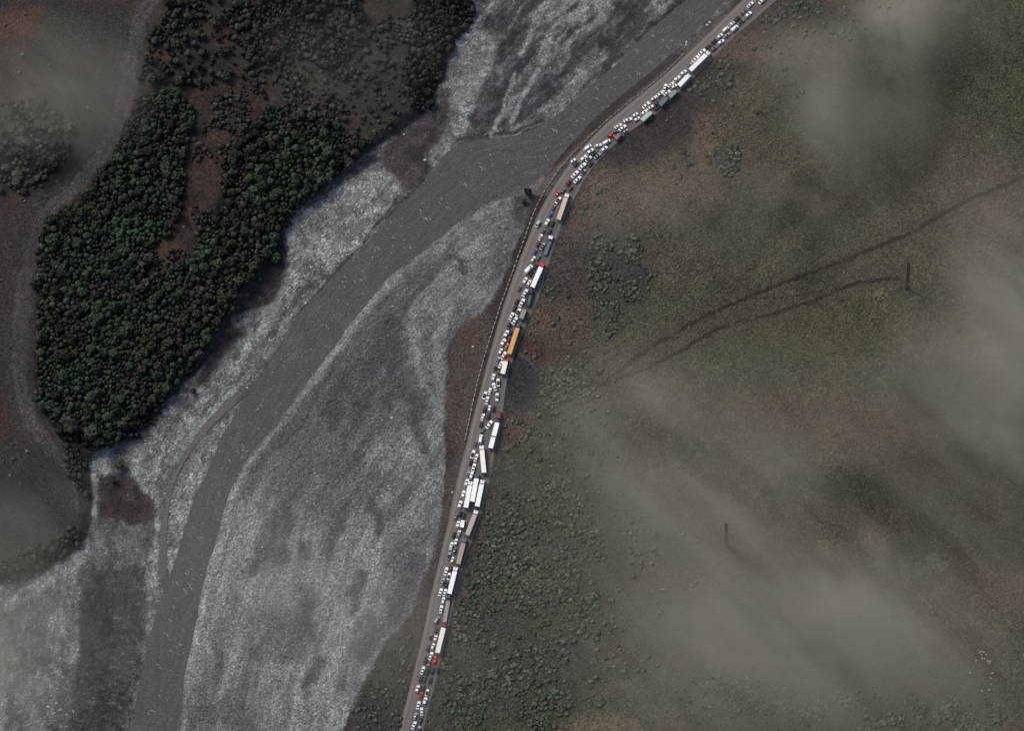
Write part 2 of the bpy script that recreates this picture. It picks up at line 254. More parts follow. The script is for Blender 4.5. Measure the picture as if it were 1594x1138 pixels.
for T in (T1, T2):
    dd_ = pldist(X+(n3-.5)*10, Y+(n4-.5)*4, T); hl = mix(hl, sstep(22, 4, dd_)*.35, C(66, 62, 54)); hl = mix(hl, sstep(4.6, 1.0, dd_)*.85*sstep(.25, .5, n3+.1), C(42, 38, 31))
hl = mix(hl, sstep(3, .8, pldist(X+(n3-.5)*8, Y, [(1170,465),(1230,462),(1300,448),(1390,430),(1410,440)]))*.45, C(46, 44, 36))
eM = sstep(-2, 2, np.where(EAST, dRo, -dRo))*EAST; eM = np.where(EAST, 1.0, 0.0)
col = col*(1-eM[..., None])+hl*eM[..., None]; cob = cob*(1-eM)
# fine natural variation
jit = rng.random(X.shape)-.5; j2 = rng.random(X.shape+(3,))-.5
amp = np.where(EAST, .78, .52)-.10*np.clip(cob, 0, 1)+.5*np.clip(cob-1, 0, .5)
lum = col.mean(-1, keepdims=True); col = lum+(col-lum)*np.where(EAST, .85, .62)[..., None]; col = col*np.where(EAST, 1.0, .98+.10*mG+.06*mG*sstep(780, 900, Y)*(X > 300))[..., None]
col = col*(1+(n4-.5)*.14+(fbm(sc+wob1, dsg+wob1*.5, 130, 1, 3, sy=7)-.5)*.26*mG)[..., None]*(1+jit*amp)[..., None]+j2*4
# pale stones at vertex scale in the cobble fields
pk = (rng.random(X.shape) < .012*np.clip(cob-.45, 0, 1)*(1.5*(WESTD > -140)+.4)) & (dR > 4)
col = np.where(pk[..., None], np.minimum(col*1.55+18, 205), col)
col = np.clip(col, 8, 255)
relief = (rng.random(X.shape)-.5)*(.10+.45*np.clip(cob, 0, 1))
core = (X > -14) & (X < PW+14) & (Y > -14) & (Y < PH+14)
H2 = np.where(core, H+relief*(dRo > 4)*(dR > 3), H)
vx, vy, vz = W(X, Y, H2)
A = lin(col)/KEXP

# ------------------------------------------------------------------ materials
def mat(name):
    m = bpy.data.materials.new(name); m.use_nodes = True; return m, m.node_tree.nodes, m.node_tree.links, m.node_tree.nodes['Principled BSDF']
def N(nodes, t, **kw):
    n = nodes.new(t)
    for k, v in kw.items(): setattr(n, k, v)
    return n
gm, nd, lk, bs = mat('ground_cover')
at = N(nd, 'ShaderNodeAttribute', attribute_name='albedo'); ag = N(nd, 'ShaderNodeAttribute', attribute_name='cobble')
geo = N(nd, 'ShaderNodeNewGeometry')
no = N(nd, 'ShaderNodeTexNoise'); no.inputs['Scale'].default_value = 1.0; no.inputs['Detail'].default_value = 3; no.inputs['Roughness'].default_value = .8
lk.new(geo.outputs['Position'], no.inputs['Vector'])
mr = N(nd, 'ShaderNodeMapRange'); mr.inputs['From Min'].default_value = .28; mr.inputs['From Max'].default_value = .72; mr.inputs['To Min'].default_value = .48; mr.inputs['To Max'].default_value = 1.55
lk.new(no.outputs['Fac'], mr.inputs['Value'])
vo = N(nd, 'ShaderNodeTexVoronoi'); vo.inputs['Scale'].default_value = 1.1; lk.new(geo.outputs['Position'], vo.inputs['Vector'])
sx = N(nd, 'ShaderNodeSeparateColor'); lk.new(vo.outputs['Color'], sx.inputs[0])
m2 = N(nd, 'ShaderNodeMapRange'); m2.inputs['To Min'].default_value = .78; m2.inputs['To Max'].default_value = 1.22; lk.new(sx.outputs[0], m2.inputs['Value'])
mx = N(nd, 'ShaderNodeMix', data_type='FLOAT'); lk.new(ag.outputs['Fac'], mx.inputs[0]); mx.inputs[2].default_value = 1; lk.new(m2.outputs[0], mx.inputs[3])
mu = N(nd, 'ShaderNodeMath', operation='MULTIPLY'); lk.new(mr.outputs[0], mu.inputs[0]); lk.new(mx.outputs[0], mu.inputs[1])
n3c = N(nd, 'ShaderNodeTexNoise'); n3c.inputs['Scale'].default_value = .9; lk.new(geo.outputs['Position'], n3c.inputs['Vector'])
vm = N(nd, 'ShaderNodeVectorMath', operation='SCALE'); lk.new(at.outputs['Color'], vm.inputs[0]); lk.new(mu.outputs[0], vm.inputs['Scale'])
cmx = N(nd, 'ShaderNodeMix', data_type='RGBA', blend_type='OVERLAY'); cmx.inputs[0].default_value = .18
lk.new(vm.outputs[0], cmx.inputs[6]); lk.new(n3c.outputs['Color'], cmx.inputs[7]); lk.new(vm.outputs[0], bs.inputs['Base Color'])
bs.inputs['Roughness'].default_value = .95; bs.inputs['Specular IOR Level'].default_value = .15
GM = gm

def simple(name, c, rough=.6, metal=0, noise=0, scale=3, spec=.4):
    m, nd, lk, b = mat(name); b.inputs['Base Color'].default_value = (*c, 1); b.inputs['Roughness'].default_value = rough
    b.inputs['Metallic'].default_value = metal; b.inputs['Specular IOR Level'].default_value = spec
    if noise:
        g = N(nd, 'ShaderNodeTexCoord'); t = N(nd, 'ShaderNodeTexNoise'); t.inputs['Scale'].default_value = scale; t.inputs['Detail'].default_value = 4
        lk.new(g.outputs['Object'], t.inputs['Vector']); r = N(nd, 'ShaderNodeMapRange'); r.inputs['To Min'].default_value = 1-noise; r.inputs['To Max'].default_value = 1+noise
        r.inputs['From Min'].default_value = .3; r.inputs['From Max'].default_value = .7
        lk.new(t.outputs['Fac'], r.inputs['Value']); v = N(nd, 'ShaderNodeVectorMath', operation='SCALE'); v.inputs[0].default_value = c
        lk.new(r.outputs[0], v.inputs['Scale']); lk.new(v.outputs[0], b.inputs['Base Color'])
    return m

def link(o, parent=None):
    scene.collection.objects.link(o)
    if parent: o.parent = parent
    return o
def npmesh(name, verts, faces, material=None, attrs=None, parent=None, smooth=False, fix=False):
    """faces: int array (n,k)"""
    me = bpy.data.meshes.new(name); nf, k = faces.shape
    me.vertices.add(len(verts)); me.vertices.foreach_set('co', np.ascontiguousarray(verts, np.float32).ravel())
    me.loops.add(nf*k); me.loops.foreach_set('vertex_index', np.ascontiguousarray(faces, np.int32).ravel())
    me.polygons.add(nf); me.polygons.foreach_set('loop_start', np.arange(0, nf*k, k, dtype=np.int32)); me.polygons.foreach_set('loop_total', np.full(nf, k, np.int32))
    for n, a in (attrs or {}).items():
        if a.ndim == 1:
            t = me.attributes.new(n, 'FLOAT', 'POINT'); t.data.foreach_set('value', a.astype(np.float32))
        else:
            t = me.attributes.new(n, 'FLOAT_COLOR', 'POINT'); t.data.foreach_set('color', np.hstack([a, np.ones((len(a), 1))]).astype(np.float32).ravel())
    me.update(calc_edges=True)
    if fix: me.validate()
    if smooth: me.polygons.foreach_set('use_smooth', np.ones(nf, bool))
    if material: me.materials.append(material)
    o = bpy.data.objects.new(name, me); return link(o, parent)
def structure(o): o['kind'] = 'structure'; return o
def tag(o, label, cat, group=None, kind=None):
    o['label'] = label; o['category'] = cat
    if group: o['group'] = group
    if kind: o['kind'] = kind
    return o

# ------------------------------------------------------------------ ground, split into its kinds
ny, nx = X.shape
idx = np.arange(nx*ny).reshape(ny, nx)
quads = np.stack([idx[1:, :-1], idx[1:, 1:], idx[:-1, 1:], idx[:-1, :-1]], -1).reshape(-1, 4)
gravel_m = (cob > .05) | ((dR < 0) & ~EAST)
kindm = np.where(EAST, 1, np.where(gravel_m, 2, np.where(mT > .4, 3, np.where((mF > .5) & (mC < .5), 4, 0))))
kq = kindm[:-1, :-1].ravel()
V = np.stack([vx, vy, vz], -1).reshape(-1, 3); AA = A.reshape(-1, 3); CB = np.clip(cob, 0, 1).ravel()
for k, nm in ((0, 'ground'), (1, 'hillside'), (2, 'gravel_bed'), (3, 'dirt_track'), (4, 'forest_floor')):
    q = quads[kq == k]
    if not len(q): continue
    u, inv = np.unique(q, return_inverse=True)
    structure(npmesh(nm, V[u], inv.reshape(-1, 4), GM, {'albedo': AA[u], 'cobble': CB[u]}, smooth=True))

# ------------------------------------------------------------------ strips: river, side channel, road
def resample(pts, n):
    P = np.array(pts, float); d = np.r_[0, np.cumsum(np.hypot(*np.diff(P, axis=0).T))]; t = np.linspace(0, d[-1], n)
    return np.stack([np.interp(t, d, P[:, 0]), np.interp(t, d, P[:, 1])], 1), d[-1]
def strip(name, L, R, n, m, z, material, over=0.0):
    Lp, l1 = resample(L, n); Rp, l2 = resample(R, n); t = np.linspace(-over, 1+over, m)
    P = Lp[:, None]*(1-t)[None, :, None]+Rp[:, None]*t[None, :, None]
    x, y, zz = W(P[..., 0], P[..., 1], z); vv = np.stack([x, y, zz], -1).reshape(-1, 3)
    s = np.repeat(np.linspace(0, (l1+l2)/2*S, n)[:, None], m, 1); wdt = np.hypot(*(Rp-Lp).T)*S
    d = t[None]*wdt[:, None]; fl = np.stack([s, d, np.repeat(t[None], n, 0)], -1).reshape(-1, 3)
    ii = np.arange(n*m).reshape(n, m); q = np.stack([ii[:-1, :-1], ii[1:, :-1], ii[1:, 1:], ii[:-1, 1:]], -1).reshape(-1, 4)
    return npmesh(name, vv, q, material, {'flow': fl})

def smoothpl(pts, k=3):
    P = np.array(pts, float)
    for _ in range(k):
        Q = [P[0]]
        for i in range(len(P)-1): Q += [P[i]*.75+P[i+1]*.25, P[i]*.25+P[i+1]*.75]
        Q.append(P[-1]); P = np.array(Q)
    return P
wm, nd, lk, b = mat('silty_river_water')
at = N(nd, 'ShaderNodeAttribute', attribute_name='flow')
mp = N(nd, 'ShaderNodeMapping'); mp.inputs['Scale'].default_value = (.22, 1, 0); lk.new(at.outputs['Vector'], mp.inputs['Vector'])
t1 = N(nd, 'ShaderNodeTexNoise'); t1.inputs['Scale'].default_value = .42; t1.inputs['Detail'].default_value = 5; lk.new(mp.outputs[0], t1.inputs['Vector'])
rp = N(nd, 'ShaderNodeValToRGB'); rp.color_ramp.elements[0].position = .32; rp.color_ramp.elements[0].color = (*alb((62,63,64)), 1)
rp.color_ramp.elements[1].position = .70; rp.color_ramp.elements[1].color = (*alb((79,80,81)), 1); lk.new(t1.outputs['Fac'], rp.inputs[0])
# rapids: thin broken crests, only where a broad noise says so
geo = N(nd, 'ShaderNodeNewGeometry')
wv = N(nd, 'ShaderNodeTexNoise'); wv.inputs['Scale'].default_value = .13; wv.inputs['Detail'].default_value = 3; wv.inputs['Distortion'].default_value = 1.5
lk.new(geo.outputs['Position'], wv.inputs['Vector'])
sb = N(nd, 'ShaderNodeMath', operation='SUBTRACT'); sb.inputs[1].default_value = .5; lk.new(wv.outputs['Fac'], sb.inputs[0])
ab = N(nd, 'ShaderNodeMath', operation='ABSOLUTE'); lk.new(sb.outputs[0], ab.inputs[0])
cr = N(nd, 'ShaderNodeMapRange'); cr.inputs['From Min'].default_value = .045; cr.inputs['From Max'].default_value = .0; lk.new(ab.outputs[0], cr.inputs['Value'])
br = N(nd, 'ShaderNodeTexNoise'); br.inputs['Scale'].default_value = .05; br.inputs['Detail'].default_value = 3; lk.new(geo.outputs['Position'], br.inputs['Vector'])
bm_ = N(nd, 'ShaderNodeMapRange'); bm_.inputs['From Min'].default_value = .47; bm_.inputs['From Max'].default_value = .60; lk.new(br.outputs['Fac'], bm_.inputs['Value'])
ml = N(nd, 'ShaderNodeMath', operation='MULTIPLY'); lk.new(cr.outputs[0], ml.inputs[0]); lk.new(bm_.outputs[0], ml.inputs[1])
gr = N(nd, 'ShaderNodeTexNoise'); gr.inputs['Scale'].default_value = .9; gr.inputs['Detail'].default_value = 2; lk.new(geo.outputs['Position'], gr.inputs['Vector'])
grm = N(nd, 'ShaderNodeMapRange'); grm.inputs['From Min'].default_value = .3; grm.inputs['From Max'].default_value = .7; grm.inputs['To Min'].default_value = .6; grm.inputs['To Max'].default_value = 1.42; lk.new(gr.outputs['Fac'], grm.inputs['Value'])
ml2 = N(nd, 'ShaderNodeMath', operation='MULTIPLY'); ml2.inputs[1].default_value = .12; lk.new(ml.outputs[0], ml2.inputs[0])
mxc = N(nd, 'ShaderNodeMix', data_type='RGBA'); lk.new(ml2.outputs[0], mxc.inputs[0]); lk.new(rp.outputs[0], mxc.inputs[6]); mxc.inputs[7].default_value = (.28, .29, .30, 1)
vs = N(nd, 'ShaderNodeVectorMath', operation='SCALE'); lk.new(mxc.outputs[2], vs.inputs[0]); lk.new(grm.outputs[0], vs.inputs['Scale'])
lk.new(vs.outputs[0], b.inputs['Base Color']); b.inputs['Roughness'].default_value = .55; b.inputs['Specular IOR Level'].default_value = .25
LBs = smoothpl(LB, 2); RBs = smoothpl(RB, 2)
structure(strip('river', LBs, RBs, 900, 40, -.02, wm, over=.04))

am, nd, lk, b = mat('worn_asphalt')
at = N(nd, 'ShaderNodeAttribute', attribute_name='flow'); sp = N(nd, 'ShaderNodeSeparateXYZ'); lk.new(at.outputs['Vector'], sp.inputs[0])
rp = N(nd, 'ShaderNodeValToRGB'); R = rp.color_ramp; R.interpolation = 'LINEAR'
R.elements[0].position = 0; R.elements[0].color = (*alb((110,105,97)), 1); R.elements[1].position = 1; R.elements[1].color = (*alb((92,86,86)), 1)
for p, c in ((.10,(126,121,114)),(.20,(108,103,100)),(.30,(121,116,111)),(.42,(103,98,97)),(.55,(100,96,95)),(.72,(94,90,90)),(.86,(98,93,94)),(.93,(114,109,108))):
    e = R.elements.new(p); e.color = (*alb(c), 1)
wob_n = N(nd, 'ShaderNodeTexNoise'); wob_n.inputs['Scale'].default_value = .12; wob_n.inputs['Detail'].default_value = 4
mp = N(nd, 'ShaderNodeMapping'); mp.inputs['Scale'].default_value = (.5, 2.2, 0); lk.new(at.outputs['Vector'], mp.inputs['Vector']); lk.new(mp.outputs[0], wob_n.inputs['Vector'])
ad = N(nd, 'ShaderNodeMath', operation='MULTIPLY_ADD'); ad.inputs[1].default_value = .16; lk.new(wob_n.outputs['Fac'], ad.inputs[0]); lk.new(sp.outputs[2], ad.inputs[2])
su = N(nd, 'ShaderNodeMath', operation='SUBTRACT'); su.inputs[1].default_value = .08; lk.new(ad.outputs[0], su.inputs[0]); lk.new(su.outputs[0], rp.inputs[0])
g2 = N(nd, 'ShaderNodeTexNoise'); g2.inputs['Scale'].default_value = 1.2; g2.inputs['Detail'].default_value = 4; g2.inputs['Roughness'].default_value = .7; lk.new(at.outputs['Vector'], g2.inputs['Vector'])
gmr = N(nd, 'ShaderNodeMapRange'); gmr.inputs['From Min'].default_value = .3; gmr.inputs['From Max'].default_value = .7; gmr.inputs['To Min'].default_value = .80; gmr.inputs['To Max'].default_value = 1.2; lk.new(g2.outputs['Fac'], gmr.inputs['Value'])
vs = N(nd, 'ShaderNodeVectorMath', operation='SCALE'); lk.new(rp.outputs[0], vs.inputs[0]); lk.new(gmr.outputs[0], vs.inputs['Scale']); lk.new(vs.outputs[0], b.inputs['Base Color']); b.inputs['Roughness'].default_value = .9
RZ = 2.26
structure(strip('road', smoothpl(LE, 2), smoothpl(RE, 2), 700, 14, RZ, am))
lm = simple('worn_road_paint', alb((150,148,142)), .8, noise=.35, scale=1.2)
Ls = smoothpl(LE, 2); Rs = smoothpl(RE, 2); Lr, _ = resample(Ls, 500); Rr, _ = resample(Rs, 500)
Le2 = Lr*.91+Rr*.09; Le3 = Lr*.90+Rr*.10
structure(strip('road_marking', Le2, Le3, 500, 2, RZ+.02, lm))

# side channel: shallow water sheet following the ground
SP, _ = resample(smoothpl(SIDECH, 2), 120); tg = np.gradient(SP, axis=0); tg /= np.hypot(*tg.T)[:, None]; nr = np.stack([-tg[:, 1], tg[:, 0]], 1)
wd_ = (4.2+2*np.sin(np.linspace(0, 9, 120)))[:, None]
hh = height(SP[:, 0], SP[:, 1])[0]
n_, m_ = 120, 5; t = np.linspace(-1, 1, m_); P = SP[:, None]+nr[:, None]*wd_[:, None]*t[None, :, None]
h5 = height(P[..., 0], P[..., 1])[0]+.28; x, y, z = W(P[..., 0], P[..., 1], h5)
ii = np.arange(n_*m_).reshape(n_, m_); q = np.stack([ii[:-1, :-1], ii[1:, :-1], ii[1:, 1:], ii[:-1, 1:]], -1).reshape(-1, 4)
sm = simple('shallow_silt_water', alb((86,82,83)), .6, noise=.45, scale=1.0)
structure(npmesh('side_channel', np.stack([x, y, z], -1).reshape(-1, 3), q, sm))

# ------------------------------------------------------------------ mesh builders
class MB:
    def __init__(s): s.v = []; s.f = []
    def box(s, x0, x1, y0, y1, z0, z1, tx=0, ty=0):
        n = len(s.v); s.v += [(x0, y0, z0), (x1, y0, z0), (x1, y1, z0), (x0, y1, z0), (x0+tx, y0+ty, z1), (x1-tx, y0+ty, z1), (x1-tx, y1-ty, z1), (x0+tx, y1-ty, z1)]
        s.f += [tuple(n+i for i in q) for q in ((0, 3, 2, 1), (4, 5, 6, 7), (0, 1, 5, 4), (1, 2, 6, 5), (2, 3, 7, 6), (3, 0, 4, 7))]; return s
    def loft(s, st):           # st: (x, half width, z bottom, z top, corner)
        n = len(s.v); k = 8
        for (x, hw, zb, zt, c) in st:
            s.v += [(x, -hw+c, zt), (x, hw-c, zt), (x, hw, zt-c), (x, hw, zb+c), (x, hw-c, zb), (x, -hw+c, zb), (x, -hw, zb+c), (x, -hw, zt-c)]
        for i in range(len(st)-1):
            for j in range(k):
                a = n+i*k+j; b = n+i*k+(j+1) % k; s.f.append((a, b, b+k, a+k))
        s.f.append(tuple(n+j for j in range(k))[::-1]); s.f.append(tuple(n+(len(st)-1)*k+j for j in range(k))); return s
    def quad(s, *p):
        n = len(s.v); s.v += list(p); s.f.append(tuple(range(n, n+len(p)))); return s
    def wheel(s, x, y, r, w, seg=12):
        n = len(s.v)
        for yy in (y-w/2, y+w/2):
            for i in range(seg): a = 2*math.pi*i/seg; s.v.append((x+r*math.cos(a), yy, r+r*math.sin(a)))
        for i in range(seg): j = (i+1) % seg; s.f.append((n+i, n+j, n+seg+j, n+seg+i))
        s.f.append(tuple(n+i for i in range(seg))[::-1]); s.f.append(tuple(n+seg+i for i in range(seg))); return s
    def bar(s, a, b, r):
        a = Vector(a); b = Vector(b); d = (b-a).normalized(); u = d.orthogonal().normalized(); w = d.cross(u); n = len(s.v)
        for p in (a, b):
            for i in range(4): an = math.pi/2*i; s.v.append(tuple(p+u*r*math.cos(an)+w*r*math.sin(an)))
        for i in range(4): j = (i+1) % 4; s.f.append((n+i, n+j, n+4+j, n+4+i))
        s.f.append((n, n+3, n+2, n+1)); s.f.append((n+4, n+5, n+6, n+7)); return s
    def build(s, name, material, parent=None, fix=True):
        me = bpy.data.meshes.new(name); me.from_pydata(s.v, [], s.f)
        if fix:
            bm = bmesh.new(); bm.from_mesh(me); bmesh.ops.recalc_face_normals(bm, faces=bm.faces); bm.to_mesh(me); bm.free()
        me.materials.append(material); return link(bpy.data.objects.new(name, me), parent)
def empty(name, loc=(0, 0, 0), rz=0):
    o = bpy.data.objects.new(name, None); o.empty_display_size = .5; o.location = loc; o.rotation_euler = (0, 0, rz); return link(o)

PAINT = {}
def paint(n):
    c = {'white': (.80, .80, .79), 'silver': (.30, .31, .32), 'grey': (.13, .13, .14), 'black': (.022, .022, .026), 'dark green': (.03, .045, .038), 'dark violet': (.045, .036, .06),
         'dark red': (.17, .03, .035), 'red': (.55, .03, .03), 'blue': (.06, .13, .42), 'violet blue': (.13, .11, .36), 'lilac': (.20, .17, .30), 'brown': (.10, .065, .055), 'tan': (.42, .25, .12), 'cream': (.74, .74, .66), 'pale green': (.38, .46, .38),
         'beige': (.50, .42, .35), 'pink': (.40, .33, .31), 'orange': (.58, .29, .13), 'slate': (.10, .12, .15), 'mauve': (.17, .14, .16), 'ivory': (.76, .75, .66), 'navy': (.05, .07, .12), 'stone': (.24, .22, .20), 'sand': (.30, .25, .215), 'pearl': (.40, .43, .41)}[n]
    if n not in PAINT: PAINT[n] = simple('paint_'+n.replace(' ', '_'), c, .45, noise=.10, scale=.9, spec=.35)
    return PAINT[n]
GLASS = simple('dark_glass', (.010, .012, .014), .25, spec=.15)
TYRE = simple('tyre_rubber', (.02, .02, .02), .9, noise=.2)
CHAS = simple('chassis_steel', (.03, .03, .033), .7, noise=.2)
LAMP = simple('lamp_lens', (.55, .5, .45), .3); TAIL = simple('tail_lens', (.35, .03, .02), .3)

def car_proto(kind):
    L, Wd, Ht, hood, deck = {'sedan': (4.55, 1.80, 1.44, .88, .98), 'hatchback': (4.15, 1.78, 1.48, .88, 1.0), 'suv': (4.65, 1.90, 1.74, 1.06, 1.10), 'van': (5.3, 2.0, 2.35, 1.15, 1.30), 'pickup': (5.0, 1.85, 1.75, 1.05, .92)}[kind]
    h, w = L/2, Wd/2; root = empty({'sedan': 'sedan_car', 'hatchback': 'hatchback_car', 'suv': 'sport_utility_car', 'van': 'delivery_van', 'pickup': 'pickup_truck'}[kind])
    # cabin stations: windscreen foot, roof front, roof rear, rear glass foot
    cs = {'sedan': (.82, -.06, -1.02, -1.70), 'hatchback': (.82, -.04, -1.36, -1.95), 'suv': (.92, .10, -1.60, -2.15), 'van': (1.75, .98, -2.28, -2.52), 'pickup': (.95, .15, -.70, -1.0)}[kind]
    b = MB().loft([(h, w*.80, .30, hood-.22, .10), (h-.12, w*.92, .22, hood-.06, .10), (h-.55, w*.98, .20, hood, .10), (cs[0], w, .20, deck, .10), (-h+.55, w, .20, deck, .10), (-h+.10, w*.94, .24, deck-.05, .10), (-h, w*.86, .34, deck-.22, .10)])
    iw = w-.10; rw = w-.28
    n = len(b.v)
    b.v += [(cs[0], -iw, deck-.02), (cs[0], iw, deck-.02), (cs[1], rw, Ht-.05), (cs[1], -rw, Ht-.05), (cs[2], rw, Ht-.05), (cs[2], -rw, Ht-.05), (cs[3], iw, deck-.02), (cs[3], -iw, deck-.02)]
    b.f += [(n, n+1, n+2, n+3), (n+3, n+2, n+4, n+5), (n+5, n+4, n+6, n+7), (n+1, n+6, n+4, n+2), (n, n+3, n+5, n+7), (n, n+7, n+6, n+1)]
    for s_ in (-1, 1): b.box(cs[0]-.28, cs[0]-.10, s_*(w+.09)-.09, s_*(w+.09)+.09, deck-.06, deck+.10)
    if kind == 'pickup':
        b.box(-h+.12, cs[3]-.1, -w+.1, -w+.18, deck-.02, deck+.12).box(-h+.12, cs[3]-.1, w-.18, w-.1, deck-.02, deck+.12)
    b.build('body', paint('white'), root)
    MB().loft([(cs[1]+.06, rw-.02, Ht-.06, Ht-.03, .012), (cs[1]-.1, rw+.03, Ht-.055, Ht, .02), ((cs[1]+cs[2])/2, rw+.04, Ht-.055, Ht+.03, .02), (cs[2]+.1, rw+.03, Ht-.055, Ht, .02), (cs[2]-.06, rw-.02, Ht-.06, Ht-.03, .012)]).build('roof', paint('white'), root)
    e = .012
    def pane(x0, z0, y0, x1, z1, y1, o): return MB().box(0, 0, 0, 0, 0, 0) if False else MB().quad((x0+o, -y0, z0), (x0+o, y0, z0), (x1+o, y1, z1), (x1+o, -y1, z1))
    q = MB().quad((cs[0]+e, -iw+.02, deck+.01), (cs[0]+e, iw-.02, deck+.01), (cs[1]+e+.02, rw-.01, Ht-.055), (cs[1]+e+.02, -rw+.01, Ht-.055)); q.build('windscreen', GLASS, root, False)
    if kind != 'van' or True:
        q = MB().quad((cs[3]-e, iw-.03, deck+.02), (cs[3]-e, -iw+.03, deck+.02), (cs[2]-e-.02, -rw+.02, Ht-.06), (cs[2]-e-.02, rw-.02, Ht-.06)); q.build('rear_window', GLASS, root, False)
    for s_ in (-1, 1):
        p = [(cs[0]-.25, s_*(iw+e), deck+.03), (cs[3]+.25, s_*(iw+e), deck+.03), (cs[2]+.1, s_*(rw+e+.02), Ht-.10), (cs[1]-.08, s_*(rw+e+.02), Ht-.10)]
        if kind == 'van': p[1] = (.2, s_*(iw+e), deck+.03); p[2] = (.2, s_*(rw+e+.02), Ht-.3); p[3] = (cs[1]-.08, s_*(rw+e+.03), Ht-.3)
        MB().quad(*(p if s_ > 0 else p[::-1])).build('side_window', GLASS, root, False)
        for xw in (h*.62, -h*.60): MB().wheel(xw, s_*(w-.11), .33, .22).build('wheel', TYRE, root)
        MB().box(h-.10, h+.015, s_*w*.62-.16, s_*w*.62+.16, hood-.30, hood-.17).build('headlight', LAMP, root)
    return root, L

def copy_tree(o, parent=None):
    c = o.copy(); scene.collection.objects.link(c)
    if parent: c.parent = parent
    for ch in list(o.children): copy_tree(ch, c)
    return c
PROTO = {k: car_proto(k) for k in ('sedan', 'hatchback', 'suv', 'van', 'pickup')}
used = set()
def setmat(o, m):
    o.material_slots[0].link = 'OBJECT'; o.material_slots[0].material = m

